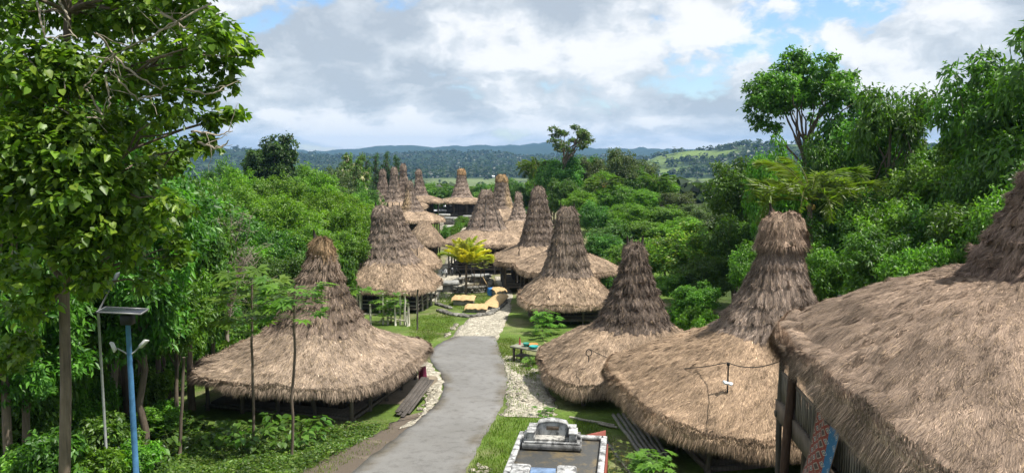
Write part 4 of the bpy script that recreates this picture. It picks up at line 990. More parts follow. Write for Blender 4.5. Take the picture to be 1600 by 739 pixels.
def px_papaya(cx, base_y, top_y, crownpx, label, seed, **kw):
    p = gp(cx, base_y); papaya(p[0], p[1], zat(top_y, p[1]) - g1(*p), crownpx * p[1] / F, label, seed, **kw)
px_papaya(396, 692, 436, 62, 'slim papaya tree with a wide leafy head, left of the two before the shaggy roof', 1, nl=64, leaf=.62, cover=.3)
px_papaya(455, 712, 446, 52, 'slim papaya tree with a ringed stem, right of the two before the shaggy roof', 2, nl=50, leaf=.58, cover=.2)
px_papaya(558, 505, 445, 26, 'small papaya at the left end of the whitish veranda posts', 3, nl=18, leaf=.7, r=.06)
px_papaya(610, 505, 458, 24, 'round leafy bush on stems before the whitish veranda posts', 4, name='garden_shrub', cat='shrub', stems=4, nl=26, leaf=.5, cover=.6, r=.03)
px_papaya(860, 522, 486, 18, 'taller cassava plant before the broad blunt-towered house', 5, name='cassava_plant', cat='plant', stems=3, nl=18, leaf=.55, cover=.6, r=.03)
px_papaya(846, 530, 512, 14, 'low cassava plant next to the stall table', 6, name='cassava_plant', cat='plant', stems=2, nl=12, leaf=.5, cover=.6, r=.03)
px_papaya(921, 506, 498, 10, 'single small cassava plant at the right corner of the blunt-towered house', 9, name='cassava_plant', cat='plant', stems=2, nl=12, leaf=.5, cover=.6, r=.03)
px_papaya(824, 575, 560, 10, 'small bright weed tuft at the foot of the stall table', 10, name='weed_plant', cat='plant', stems=2, nl=9, leaf=.35, cover=.8, r=.02)
px_papaya(1030, 760, 708, 32, 'bright cassava plant at the bottom edge before the flat-capped roof', 7, name='cassava_plant', cat='plant', stems=3, nl=20, leaf=.34, cover=.5, r=.02, cols=((.10, .2, .02), (.13, .24, .03)))
px_papaya(975, 745, 700, 24, 'thin weed with yellowing leaves right of the tomb platform', 8, name='weed_plant', cat='plant', stems=4, nl=10, leaf=.14, cover=.7, r=.012, cols=((.12, .17, .03), (.2, .2, .04)))
px_papaya(868, 650, 640, 14, 'tiny plant at the foot of the dark-peaked house', 12, name='weed_plant', cat='plant', stems=2, nl=8, leaf=.3, cover=.8, r=.012)

def pole(name, a, b, r0, r1, mat, label, cat, group=None, sides=8, wob=.01, col=(1, 1, 1)):
    a, b = np.array(a, float), np.array(b, float); rs = np.random.RandomState(int(abs(a[0] * 100 + b[2] * 37)) % 9999)
    t = np.linspace(0, 1, 8)[:, None]; P = a + (b - a) * t + rs.normal(0, wob, (8, 3)) * np.sin(np.pi * t); m = MB(); m.tube(P - a, np.linspace(r0, r1, 8), sides, col)
    o = m.build(name, mat); o.location = [float(v) for v in a]; return tag(o, label, cat, group)
def ground_pole(cx, by, ty, r, name, mat, label, cat, lean=0, **kw):
    p = gp(cx, by); return pole(name, (p[0], p[1], g1(*p) - .2), (xat(cx + lean, p[1]), p[1], zat(ty, p[1])), r, r * .85, mat, label, cat, **kw)
ground_pole(280, 716, 558, .07, 'bare_pole', M_BARK, 'bare slim tree stem left of the two papayas', 'pole')
ground_pole(652, 516, 452, .07, 'bare_pole', M_WOOD, 'dark upright pole on the lawn beside the second left house', 'pole')
ground_pole(230, 640, 575, .04, 'bare_pole', M_METAL, 'pale thin pole in the shade left of the left roof', 'pole')
ground_pole(170, 668, 545, .19, 'dead_tree', M_BARK_PALE, 'broken pale dead tree in the undergrowth behind the solar lamp', 'tree', lean=4)
for i, (cx, by, ty, r) in enumerate([(120, 650, 450, .12), (215, 645, 440, .10), (245, 640, 460, .13), (60, 660, 440, .12), (265, 632, 470, .08), (30, 655, 430, .1), (188, 640, 470, .07)]):
    ground_pole(cx, by, ty, r, 'slender_tree', M_BARK, 'dark slender forest trunk in the shade behind the solar lamp', 'tree', lean=(-6, 8, 3, 10, -4, 5, 7)[i], group='dark trunks in the wood at the left edge')

# ------------------------------------------------------------------ street lamp, spare pole
def rodm(m, a, b, r, sides=8, col=(1, 1, 1)): m.tube(np.array([a, (np.array(a, float) + np.array(b, float)) / 2, b], float), r, sides, col)
def build_lamp():
    Y = 22.0; X = xat(205, Y, 600); g = g1(X, Y); H = zat(500, Y) - g
    root = empty('street_lamp', (X, Y, g), 0, 'blue solar street lamp post with a tilted panel and two lamp arms at the left', 'street lamp')
    m = MB(); m.tube([(0, 0, -.3), (0, 0, H * .4), (0, 0, H * .75), (0, 0, H)], [.088, .085, .075, .07], 14); m.box((0, 0, 0.02), (.4, .4, .04)); m.build('post', M_BLUEPOLE, root, True)
    m = MB(); m.box((0, 0, H + .02), (.34, .26, .30), bev=.02); m.build('battery_box', M_BLACK, root)
    R = rotm(D(-1), D(5), D(10))
    m = MB(); m.box((-.12, 0, H + .28), (1.16, .78, .035), R, bev=.004); p = m.build('solar_panel', M_PANEL, root)
    m = MB()
    for (cx, cy, sx, sy) in ((0, -.395, 1.2, .025), (0, .395, 1.2, .025), (-.592, 0, .025, .78), (.592, 0, .025, .78)): m.box(np.array((-.12, 0, H + .28)) + R @ np.array([cx, cy, 0]), (sx, sy, .045), R, (.6, .6, .6))
    m.build('frame', M_METAL, p)
    zc = zat(552, Y) - g
    for sx, ex, ez in ((-1, -.46, .20), (1, .42, .30)):
        m = MB(); m.tube([(0, 0, zc - .05), (ex * .4, 0, zc + .06), (ex * .75, 0, zc + ez * .75)], .022, 8); a = m.build('lamp_arm', M_METAL, root)
        m = MB(); Rr = rotm(D(-18), D(-(ez * 150) * sx + (40 if sx < 0 else 0)), 0)
        m.box((ex * 1.0, 0, zc + ez), (.34, .16, .10), Rr, (1.7, 1.7, 1.6), taper=.75, bev=.02); m.build('lamp_head', M_METAL, a)
    Y = 24.0; X = xat(160, Y, 600); g = g1(X, Y); H = zat(486, Y) - g
    root = empty('lamp_pole', (X, Y, g), 0, 'thin grey pole with a slanting narrow lamp, just left of the blue lamp post', 'street lamp')
    m = MB(); rodm(m, (0, 0, -.3), (0, 0, H), .042); m.build('pole', M_METAL, root)
    e = np.array([.55, 0, zat(440, Y) - g]); m = MB(); rodm(m, (0, 0, H - .02), e, .028, col=(.5, .5, .5)); m.build('arm', M_METAL, root)
    dd = e - np.array([0, 0, H]); an = math.atan2(dd[2], dd[0]); m = MB(); m.box(e + dd / np.linalg.norm(dd) * .12, (.5, .2, .09), rotm(0, -an, 0), (.45, .5, .55), bev=.02, taper=.8); m.build('lamp_head', M_METAL, root)
build_lamp()

# ------------------------------------------------------------------ tomb platform in front
def build_tomb():
    zt = 4.2; Yc = 23.6; Xc = 1.42; rz = D(-9)
    g = g1(Xc, Yc); root = empty('tomb_platform', (Xc, Yc, g), rz, 'raised grey cement tomb platform with a white mouldy border at the bottom of the photo', 'tomb')
    h = zt - g; W, L = 3.02, 4.6
    m = MB(); m.box((0, 0, h / 2 - .15), (W, L, h + .2), bev=.01); m.build('slab', M_CEMENT, root)
    for (cx, cy, sx, sy) in ((-W / 2 + .085, 0, .2, L + .04), (W / 2 - .085, 0, .2, L + .04), (0, L / 2 - .085, W - .21, .2), (0, -L / 2 + .085, W - .21, .2)):
        m = MB(); m.box((cx, cy, h + .035), (sx, sy, .11), bev=.015); m.build('border', M_PLASTER, root)
    m = MB(); m.box((W / 2 + .03, 0, h / 2 - .2), (.05, L, h + .02)); m.build('side_wall', M_RED, root)
    # headstone bench
    def P(px, py, Y): return at(px, py, Y)
    r2 = empty('tomb_headstone', (1.36, 25.0, zt), D(-6), 'white mouldy tomb seat with an arched back on the cement platform', 'headstone', scale=(1, 1, .84))
    m = MB(); m.box((0, 0, .11), (1.98, .84, .22), col=(.55, .55, .55), bev=.02); m.box((0, 0, .262), (1.86, .76, .08), bev=.015); m.build('base', M_PLASTER, r2)
    m = MB(); n = 25; xs = np.linspace(-.78, .78, n); top = np.where(np.abs(xs) < .52, .80 + .13 * np.cos(xs / .52 * math.pi / 2) ** .8, .68)
    f = np.stack([xs, 0 * xs + .16, np.full(n, .30)], 1); ft = np.stack([xs, 0 * xs + .16, top], 1); b = f.copy(); b[:, 1] = .34; bt = ft.copy(); bt[:, 1] = .34
    m.grid(np.array([f, ft, bt, b])); m.f.append(m.n - 4 * n + np.array([[0, n, 2 * n, 3 * n]])); m.m.append(0); m.f.append(m.n - 4 * n + np.array([[n - 1, 4 * n - 1, 3 * n - 1, 2 * n - 1]])); m.m.append(0); m.build('back', M_PLASTER, r2)
    m = MB(); n = 25; xs2 = xs * 1.03; t2 = top + .045; V = []
    for y, dz in ((.12, -.04), (.12, .03), (.38, .03), (.38, -.04)): V.append(np.stack([xs2, 0 * xs + y, t2 + dz], 1))
    m.grid(np.array(V)); m.build('coping', M_PLASTER, r2)
    m = MB(); m.box((0, .146, .66), (.42, .02, .16), bev=.004, col=(.42, .32, .26)); m.build('plaque', M_TOMB, r2)
    m = MB(); m.box((0, -.06, .335), (1.16, .42, .065), bev=.01, col=(1, .97, .9)); m.build('seat', M_PLASTER, r2)
    for sx in (-1, 1):
        m = MB(); m.box((sx * .70, -.06, .46), (.26, .52, .32), bev=.02, taper=.9); m.box((sx * .70, -.06, .655), (.30, .56, .07), bev=.015); m.build('armrest', M_PLASTER, r2)
        m = MB(); m.box((sx * .88, .12, .40), (.14, .30, .20), bev=.02); m.build('end_block', M_PLASTER, r2)
    # grave body with a glazed blue lid
    r3 = empty('grave', (0.92, 21.75, zt - .12), D(-6), 'white mouldy grave with a blue glazed middle section, nearest on the cement platform', 'grave')
    m = MB(); m.box((0, 0, .17), (2.5, 1.15, .34), bev=.03); m.build('base', M_PLASTER, r3)
    for sx in (-1, 1):
        m = MB(); m.box((sx * .68, 0, .49), (.62, .95, .31), bev=.04, taper=.93); m.build('end_section', M_PLASTER, r3)
    m = MB(); a = np.linspace(-1.25, 1.25, 13); V = [np.stack([0 * a + x, np.sin(a) * .44, .36 + np.cos(a) * .31], 1) for x in (-.37, -.12, .12, .37)]; m.grid(np.array(V)); m.build('lid', M_BLUETILE, r3, True)
    # red sloping wall end behind the platform
    p = at(922, 684, 26.4); m = MB(); t = .12
    pr = np.array([[-.55, 0, -.6], [.55, 0, -.6], [.55, 0, .30], [-.55, 0, -.02]]); V = np.concatenate([pr + [0, -t / 2, 0], pr + [0, t / 2, 0]])
    m.add(V, [[0, 1, 2, 3], [7, 6, 5, 4], [0, 4, 5, 1], [1, 5, 6, 2], [2, 6, 7, 3], [3, 7, 4, 0]]); o = m.build('stair_wall', M_RED); o.location = (float(p[0]), float(p[1]), float(p[2])); o.rotation_euler = (0, 0, D(-8))
    tag(o, 'dark red sloping wall end behind the right corner of the tomb platform', 'wall')
build_tomb()

# ------------------------------------------------------------------ things on and around the nearest house
def build_h5_bits():
    # tall corner post outside the eave is part of the house
    p0 = at(1221, 760, 21.0); p1 = at(1243, 545, 21.6)
    Mi = Matrix.Translation(H5.location) @ Matrix.Rotation(H5.rotation_euler.z, 4, 'Z'); inv = Mi.inverted()
    L = lambda p: np.array(inv @ Vector([float(v) for v in p]))
    m = MB(); rs = np.random.RandomState(4); a = np.array([p0[0], p0[1], g1(p0[0], p0[1]) - .2]); t = np.linspace(0, 1, 7)[:, None]; m.tube(np.array([L(a + (p1 + [0, 0, .4] - a) * k) for k in t[:, 0]]) + rs.normal(0, .012, (7, 3)), .125, 10, (.75, .5, .42)); m.build('corner_post', M_WOOD, H5)
    fl = 6.15 - H5.location.z; q = 6.2 - 1.0
    for side, lo, hi in ((3, -q, q),):
        m = MB()
        m.box((-q - .02, 0, fl + .02), (.16, 2 * q + .3, .55), col=(1.5, 1.4, 1.3)); m.build('edge_beam', M_WOOD, H5)
        for i in range(64):
            y = -q + (i + .5) * 2 * q / 64; m = MB() if i == 0 else m
            m.box((-q + .02, y, fl + .72), (.035, .045, .95), rotm(rs.normal(0, .03), 0, 0), np.ones(3) * rs.uniform(1.5, 2.6))
        m.box((-q + .02, 0, fl + 1.2), (.06, 2 * q, .07), col=(2, 1.9, 1.8)); m.build('slat_railing', M_WOOD, H5)
    for y, r, zt in ((3.4, .15, fl - .2), (3.0, .09, fl - .2), (1.2, .16, fl + .2), (-1.2, .14, fl - .2)):
        m = MB(); gx = Mi @ Vector((-q + .35, y, 0)); zb = g1(gx.x, gx.y) - H5.location.z - .2
        m.tube([(-q + .35, y, zb), (-q + .33, y + .03, (zb + zt) / 2), (-q + .35, y, zt)], r, 9, (1.2, 1.1, 1.0)); m.build('stilt', M_WOOD, H5)
    # patterned rug hung over the rail
    A = at(1302, 628, 18.9); B = at(1328, 650, 16.4)
    m = MB(); nu, nv = 15, 25; W = 0.86; Hh = 1.75
    mt, N, b = new_mat('woven_rug')
    uv = N.new('ShaderNodeUVMap').outputs[0]; sx = N.new('ShaderNodeSeparateXYZ'); N.link(uv, sx.inputs[0])
    cell = N.vmath('FRACTION', N.vmath('MULTIPLY', uv, (4.0, 7.0, 0))); s2 = N.new('ShaderNodeSeparateXYZ'); N.link(cell, s2.inputs[0])
    dx = N.math('ABSOLUTE', N.math('SUBTRACT', s2.outputs[0], .5)); dy = N.math('ABSOLUTE', N.math('SUBTRACT', s2.outputs[1], .5)); dm = N.math('ADD', dx, dy)
    c = N.ramp(dm, [(0.0, (.55, .5, .42)), (.12, (.08, .12, .2)), (.2, (.6, .55, .46)), (.28, (.36, .07, .05)), (.55, (.33, .08, .05)), (.62, (.5, .42, .33)), (.72, (.14, .09, .08))], 'CONSTANT')
    vo = N.new('ShaderNodeTexVoronoi'); vo.inputs['Scale'].default_value = 26; N.link(uv, vo.inputs['Vector'])
    c = N.mix(N.ramp(vo.outputs['Distance'], [(.25, .35), (.4, 0)]), c, (.5, .45, .38, 1))
    c2 = N.ramp(dm, [(0.0, (.55, .6, .65)), (.16, (.06, .2, .42)), (.26, (.5, .6, .66)), (.32, (.05, .22, .45)), (.9, (.08, .28, .5))], 'CONSTANT')
    c = N.mix(N.math('GREATER_THAN', sx.outputs[0], .66), c, c2)
    c = N.mix(N.math('LESS_THAN', N.math('MINIMUM', sx.outputs[0], N.math('SUBTRACT', 1.0, sx.outputs[0])), .035), c, (.25, .17, .13, 1))
    c = N.mix(1.0, c, (.62, .6, .6, 1), 'MULTIPLY'); N.link(c, b.inputs['Base Color']); b.inputs['Roughness'].default_value = .9
    U, Vv = np.meshgrid(np.linspace(0, 1, nu), np.linspace(0, 1, nv), indexing='ij')
    base = A + np.array([-.10, 0, .12]); along = np.array([.34, -.94, 0]) 
    A = np.array([7.82, 18.9, 7.55]); al = np.array([-.087, -.996]); W = 1.7; Hh = 1.95
    x = A[0] + al[0] * U * W - .10 - .42 * Vv ** 1.3 + .05 * np.sin(U * 9 + Vv * 2); y = A[1] + al[1] * U * W + .02 * np.sin(Vv * 7); z = A[2] - Vv * Hh - .05 * U
    G = np.stack([x, y, z], -1) - A; m.grid(G); m.uv = [np.stack([U, Vv], -1).reshape(-1, 2)]
    o = m.build('hanging_rug', mt, smooth_=True); o.location = [float(v) for v in A]; tag(o, 'red and blue patterned rug hanging from the rail under the nearest roof', 'rug')
    sm = o.modifiers.new('thick', 'SOLIDIFY'); sm.thickness = .012
build_h5_bits()

# cable and pegs over the right-hand roofs
def build_cable():
    rs = np.random.RandomState(2)
    A = at(920, 545, 36.6); B = at(1137, 566, 26.6); C = at(1236, 556, 21.4)
    pts = []
    for a, b, s in ((A, B, .55), (B, C, .25)):
        for t in np.linspace(0, 1, 14): pts.append(a + (b - a) * t - np.array([0, 0, s * 4 * t * (1 - t)]))
    m = MB(); m.tube(np.array(pts) - A, .016, 5, (.6, .6, .6)); o = m.build('electric_cable', M_BLACK); o.location = [float(v) for v in A]; tag(o, 'black electric cable strung over the two right-hand roofs to the corner post', 'cable')
    r = empty('cable_mast', at(1137, 600, 26.6), 0, 'short cable mast with a white insulator on the flat-capped house roof', 'mast')
    m = MB(); m.tube([(0, 0, -.3), (0, 0, .75)], .028, 7); m.box((0, 0, .72), (.10, .06, .10), bev=.01); m.build('rod', M_BLACK, r)
    m = MB(); m.box((-.06, -.02, .06), (.22, .16, .10), rotm(.4, .2, .3), (2.1, 2.2, 2.3), bev=.02); m.box((.10, -.04, .02), (.14, .12, .08), rotm(.3, -.4, .8), (1.8, 2, 2.2), bev=.02); m.build('insulator', M_METAL, r)
    r = empty('cable_hook', at(920, 556, 36.7), 0, 'small black cable hook on the skirt of the dark-peaked house', 'hook')
    m = MB(); a = np.linspace(0, 2 * math.pi, 12); m.tube(np.stack([.14 * np.cos(a), 0 * a, .16 + .17 * np.sin(a)], 1), .025, 6); m.tube([(0, 0, -.3), (0, 0, .02)], .03, 6); m.build('ring', M_BLACK, r)
build_cable()
for i, (cx, by, ty, Y, lab) in enumerate([(808, 437, 428, 66, 'short dark peg standing on the skirt of the blunt-towered house'), (868, 480, 462, 61.5, 'thin stick leaning on the front skirt of the blunt-towered house'), (606, 447, 428, 71, 'dark peg on the skirt of the second left house'),
                                         (540, 540, 520, 37.5, 'small dark peg on the skirt of the straw-peaked house'), (652, 396, 388, 84, 'tiny dark peg on the skirt behind the second left house'), (811, 395, 384, 82.5, 'short dark peg on the skirt below the bullet-shaped tower')]):
    a = at(cx, by + 4, Y); b = at(cx - (12 if i == 1 else 0), ty, Y); pole('roof_peg', a, b, .06 if i != 1 else .04, .045 if i != 1 else .03, M_WOOD_DARK, lab, 'peg')

# planks, bamboo, loose poles
def plank(p, q, w, t, label, group, mat=M_WOOD_GREY, name='plank', col=(.5, .48, .45)):
    p, q = np.array(p), np.array(q); d = q - p; L = np.linalg.norm(d); d /= L; s = np.cross(d, [0, 0, 1.]); s /= np.linalg.norm(s); n = np.cross(s, d)
    m = MB(); m.box((0, 0, 0), (L, w, t), np.stack([d, s, n], 1), col, bev=.008); o = m.build(name, mat); o.location = [float(v) for v in (p + q) / 2]; return tag(o, label, 'plank', group)
g0 = gp(622, 652); pa = np.array([g0[0], g0[1], g1(*g0) + .12]); pb = at(664, 592, g0[1] + 3.6)
for i in range(6):
    o_ = np.array([.16 * (i % 3) - .1 * (i // 3), -.10 * (i % 3), .07 * (i // 3) - .05 * (i % 3)]); u_ = (pb - pa) * (.03 * ((i * 7) % 5))
    plank(pa + o_ + u_, pb + o_ + u_ * .6, .20, .05, 'grey plank leaning in the stack at the right corner of the shaggy-eaved house', 'planks leaning beside the shaggy-eaved house', col=(.30, .28, .27))
for i in range(6):
    a = at(958 + i * 8, 648 - i * .5, 31.5); b = at(1003 + i * 8, 712, 26.4); a[2] = max(a[2], g1(a[0], a[1]) + .3); b[2] = max(b[2], g1(b[0], b[1]) + .2)
    pole('bamboo_pole', a, b, .075, .065, M_WOOD_GREY, 'grey bamboo pole in the bundle beside the flat-capped house', 'pole', 'bamboo poles beside the flat-capped house', wob=.015, col=(.55, .55, .55))
for (a, b, lab) in (((945, 690), (985, 745), 'loose grey pole lying just left of the bamboo bundle'), ((890, 655), (960, 668), 'pale pole lying on the ground before the dark-peaked house'), ((935, 665), (965, 672), 'short pale stick lying beside the bamboo bundle')):
    A = gp(*a); B = gp(*b); pole('loose_pole', (A[0], A[1], g1(*A) + .1), (B[0], B[1], g1(*B) + .1), .06, .05, M_WOOD_GREY, lab, 'pole', col=(.9, .88, .8) if 'pale' in lab else (.5, .5, .5))
p = at(659, 572, 39); m = MB(); U, Vv = np.meshgrid(np.linspace(0, 1, 7), np.linspace(0, 1, 9), indexing='ij')
m.grid(np.stack([(U - .5) * .42 + .05 * Vv, .06 * np.sin(U * 8), -Vv * .85 * (1 - .2 * U)], -1), col=(.16, .025, .06)); o = m.build('hanging_cloth', M_PAINT); o.location = [float(v) for v in p]; tag(o, 'dark red cloth hanging under the right eave of the shaggy-eaved house', 'cloth')
o.modifiers.new('t', 'SOLIDIFY').thickness = .01

def post_fence():
    p0 = gp(598, 508); r = empty('post_fence', (p0[0], p0[1], g1(*p0)), 0, 'whitish rough post fence before the veranda of the second left house', 'fence')
    rs = np.random.RandomState(12)
    for cx, top, dy in ((556, 462, .3), (561, 456, .4), (577, 476, -.3), (597, 459, .3), (604, 470, .2), (616, 476, -.2), (624, 461, .2), (631, 458, 0), (637, 474, -.5), (634, 488, -.7)):
        Y = p0[1] + dy; a = np.array([xat(cx, Y), Y, 0]); a[2] = g1(a[0], a[1]); z = zat(top, Y); m = MB(); a -= np.array(r.location); post_mesh(m, a[0], a[1], a[2] - .2, z - r.location.z, .085, rs, (1.7, 1.7, 1.6)); m.build('post', M_WOOD_GREY, r)
    for (x0, y0, x1, y1) in ((552, 490, 612, 492), (606, 496, 640, 503), (592, 505, 604, 488)):
        A = at(x0, y0, p0[1] - .1) - np.array(r.location); B = at(x1, y1, p0[1] - .15) - np.array(r.location); m = MB(); m.tube(np.array([A, (A + B) / 2, B]), .06, 6, (1.3, 1.25, 1.1)); m.build('rail', M_WOOD_GREY, r)
post_fence()

# stall table with goods
def build_table():
    p = gp(828, 566); z = g1(*p); T = .95
    r = empty('stall_table', (p[0], p[1], z), D(-35), 'low wooden stall table by the path in front of the blunt-towered house', 'table')
    m = MB(); m.box((0, 0, T), (2.3, 1.15, .09), bev=.01, col=(.8, .85, .7)); m.build('table_top', M_WOOD_GREY, r)
    for a in (-1, 1):
        for b_ in (-1, 1): m = MB(); m.box((a * .95, b_ * .42, T / 2 - .1), (.12, .12, T + .1), bev=.01); m.build('leg', M_WOOD, r)
    m = MB(); m.box((0, 0, .35), (1.9, .8, .05)); m.build('shelf', M_WOOD, r)
    R = rotm(0, 0, D(-35)); zz = z + T + .045
    for nm, (x, y), (sx, sy, sz), col, lab, cat in (('bowl', (.45, -.25), (.30, .30, .18), (.03, .32, .30), 'turquoise bowl at the near end of the stall table', 'bowl'), ('basket', (.1, .2), (.34, .34, .16), (.55, .22, .06), 'orange basket in the middle of the stall table', 'basket'),
                                                   ('bowl', (-.25, -.05), (.22, .22, .22), (.04, .25, .2), 'green pot left of the orange basket on the stall table', 'pot')):
        q = R @ np.array([x, y, 0]); m = MB(); t = np.linspace(0, 1, 7); a = np.arange(14) * 2 * np.pi / 14
        rr = np.concatenate([[.02], sx * (.55 + .45 * t ** .6), [sx * .9, sx * .5, .02]]); hz = np.concatenate([[0], sz * t, [sz, sz * .25, sz * .2]])
        m.grid(np.stack([rr[:, None] * np.cos(a), rr[:, None] * np.sin(a), np.repeat(hz[:, None], 14, 1)], -1), col=col, closed=True); o = m.build(nm, M_PAINT, smooth_=True); o.location = (float(p[0] + q[0]), float(p[1] + q[1]), float(zz)); tag(o, lab, cat)
    q = R @ np.array([-.85, .1, 0]); m = MB(); m.tube([(0, 0, 0), (0, 0, .3), (0, 0, .33), (0, 0, .5)], [.07, .07, .03, .025], 10, (.28, .05, .04)); o = m.build('bottle', M_PAINT); o.location = (float(p[0] + q[0]), float(p[1] + q[1]), float(zz)); tag(o, 'dark red bottle standing at the far end of the stall table', 'bottle')
build_table()

# ------------------------------------------------------------------ covered graves, stone ring, tombs in the lane
def cover_tomb(a, b, w, h, label, rz=None):
    A, B = gp(*a), gp(*b); c = (A + B) / 2; d = B - A; L = np.linalg.norm(d); an = math.atan2(d[1], d[0])
    r = empty('covered_tomb', (c[0], c[1], g1(*c)), an, label, 'tomb')
    m = MB(); m.box((0, 0, h * .4), (L, w, h * .9), bev=.04); m.build('stone_base', M_TOMB, r)
    m = MB(); n = 13; k = 9; rs = np.random.RandomState(int(L * 100)); ys = np.linspace(-1, 1, k); xs = np.linspace(-.5, .5, n) * (L + .35)
    prof = h + .14 - .16 * np.abs(ys) ** 2.6 - .10 * (np.abs(ys) > .95); G = np.stack([np.repeat(xs[:, None], k, 1), np.repeat((ys * (w / 2 + .22))[None], n, 0), prof[None] + rs.normal(0, .035, (n, k)) - .12 * (np.abs(xs)[:, None] > L / 2)], -1)
    m.grid(G); Gi = G.copy(); Gi[..., 2] -= .05; m.grid(Gi[:, ::-1], col=(.7, .7, .7)); m.build('cover', M_TARP, r)
cover_tomb((710, 476), (740, 476), 1.5, .75, 'small tomb under a tan cover standing alone on the lawn')
cover_tomb((730, 487), (760, 487), 1.35, .55, 'low tomb under a tan cover at the front edge of the lane lawn')
cover_tomb((764, 484), (783, 469), 1.25, .5, 'long tan-covered tomb slanting beside the limestone path')
cover_tomb((770, 463), (784, 461), 1.2, .75, 'rearmost tan-covered tomb beside the path, next to the blue barrel')
def terrace(pts, w, h, label, mat, name='stone_kerb'):
    P = np.array([gp(*p) for p in pts]); m = MB(); rs = np.random.RandomState(len(pts) * 7); c0 = P[0]; z0 = g1(*c0)
    for A, B in zip(P[:-1], P[1:]):
        d = B - A; L = np.linalg.norm(d); n = max(2, int(L / .55)); u = d / L; s = np.array([-u[1], u[0]])
        for k in range(n):
            for row in range(max(1, int(h / .28))):
                q = A + u * (k + .5 + .5 * (row % 2) * .6) * L / n; m.box((q[0] - c0[0], q[1] - c0[1], g1(*q) - z0 + .10 + row * .26), (L / n * rs.uniform(.82, .99), w * rs.uniform(.8, 1.1), .25 * rs.uniform(.8, 1.1)), rotm(rs.normal(0, .05), rs.normal(0, .05), math.atan2(u[1], u[0]) + rs.normal(0, .06)), np.ones(3) * rs.uniform(.7, 1.3), bev=.05)
    o = m.build(name, mat); o.location = (float(c0[0]), float(c0[1]), float(z0)); return tag(o, label, 'wall')
terrace([(686, 486), (702, 492), (735, 496), (765, 492), (788, 474)], .7, .3, 'low stone kerb along the front edge of the lane lawn', M_STONE)
terrace([(682, 476), (705, 483)], .5, .3, 'short stone step on the left part of the lane lawn', M_STONE)
terrace([(711, 458), (738, 459), (765, 456), (768, 447), (752, 441), (728, 441), (711, 446), (711, 457)], .6, .85, 'dry stone ring wall around the young yellowing palm', M_STONE, 'stone_ring')
def slab_tomb(cx, by, w, d, h, rz, label, group=None, white=False):
    p = gp(cx, by); r = empty('stone_tomb', (p[0], p[1], g1(*p)), rz, label, 'tomb', group)
    m = MB(); m.box((0, 0, h * .35), (w * .8, d * .8, h * .75), bev=.04, col=(.7, .7, .7)); m.build('body', M_TOMB, r)
    m = MB(); m.box((0, 0, h * .85), (w, d, h * .28), bev=.05, col=(1.5, 1.5, 1.5) if white else (1, 1, 1)); m.build('capstone', M_TOMB, r)
slab_tomb(703, 455, 2.0, 1.8, 1.1, .1, 'dark stone tomb with a flat capstone left of the stone ring wall')
slab_tomb(752, 441, 2.2, 1.6, .9, .2, 'dark stone tomb right behind the young yellowing palm')
rsT = np.random.RandomState(9)
for i, (cx, by, wh) in enumerate([(700, 335, 0), (716, 333, 1), (708, 341, 0), (726, 340, 0), (694, 343, 1), (731, 347, 0), (703, 351, 0), (718, 353, 0), (708, 361, 1)]):
    slab_tomb(cx, by, rsT.uniform(1.8, 3.0), rsT.uniform(1.4, 2.2), rsT.uniform(.9, 1.6), rsT.uniform(-.4, .4), 'white-topped stone tomb in the cluttered far square before the lone house' if wh else 'plain grey stone tomb in the cluttered far square before the lone house', 'stone tombs in the far square', wh)
for cx, by, ty, w, lab in ((703, 334, 322, 3.4, 'pale sheet awning on poles in the far square, left one'), (688, 342, 333, 3.0, 'whitish sheet awning on poles beside the tower with the yellow stripe')):
    p = gp(cx, by); h = max(2.0, zat(ty, p[1]) - g1(*p)); r = empty('awning', (p[0], p[1], g1(*p)), .1, lab, 'awning')
    m = MB(); U, Vv = np.meshgrid(np.linspace(-1, 1, 7), np.linspace(-1, 1, 5), indexing='ij'); G = np.stack([U * w / 2, Vv * 1.3, h + .25 - .25 * Vv ** 2 - .1 * U ** 2], -1); m.grid(G, col=(.72, .72, .74)); s = m.build('sheet', M_PAINT, r); s.modifiers.new('t', 'SOLIDIFY').thickness = .03
    for a in (-1, 1):
        for b in (-1, 1): m = MB(); m.tube([(a * w * .45, b * 1.15, -.1), (a * w * .45, b * 1.15, h - .05)], .04, 6); m.build('pole', M_WOOD, r)
p = gp(766, 462); m = MB(); m.tube([(0, 0, 0), (0, 0, .3), (0, 0, .62), (0, 0, .9), (0, 0, .92)], [.27, .31, .31, .27, .22], 14, (.05, .22, .55)); o = m.build('barrel', M_PAINT); o.location = (float(p[0]), float(p[1]), g1(*p)); tag(o, 'blue plastic barrel between the stone ring and the rearmost covered tomb', 'barrel')
p = gp(768, 458); q = at(754, 432, p[1] + 1); pole('bamboo_stick', (p[0], p[1], g1(*p)), q, .05, .04, M_TARP, 'yellow bamboo stick leaning over the right end of the stone ring', 'stick')
for cx, lab in ((741, 'slim dark stem just right of the young palm'), (750, 'thin pale sapling stem second right of the young palm'), (757, 'thin sapling stem at the right end of the stone ring')):
    p = gp(cx, 446); papaya(p[0], p[1], 3.3, .8, lab.replace('stem', 'sapling') if 'sapling' not in lab else lab, cx, name='sapling', nl=14, leaf=.4, r=.06, cols=((.16, .19, .03), (.22, .2, .03)))

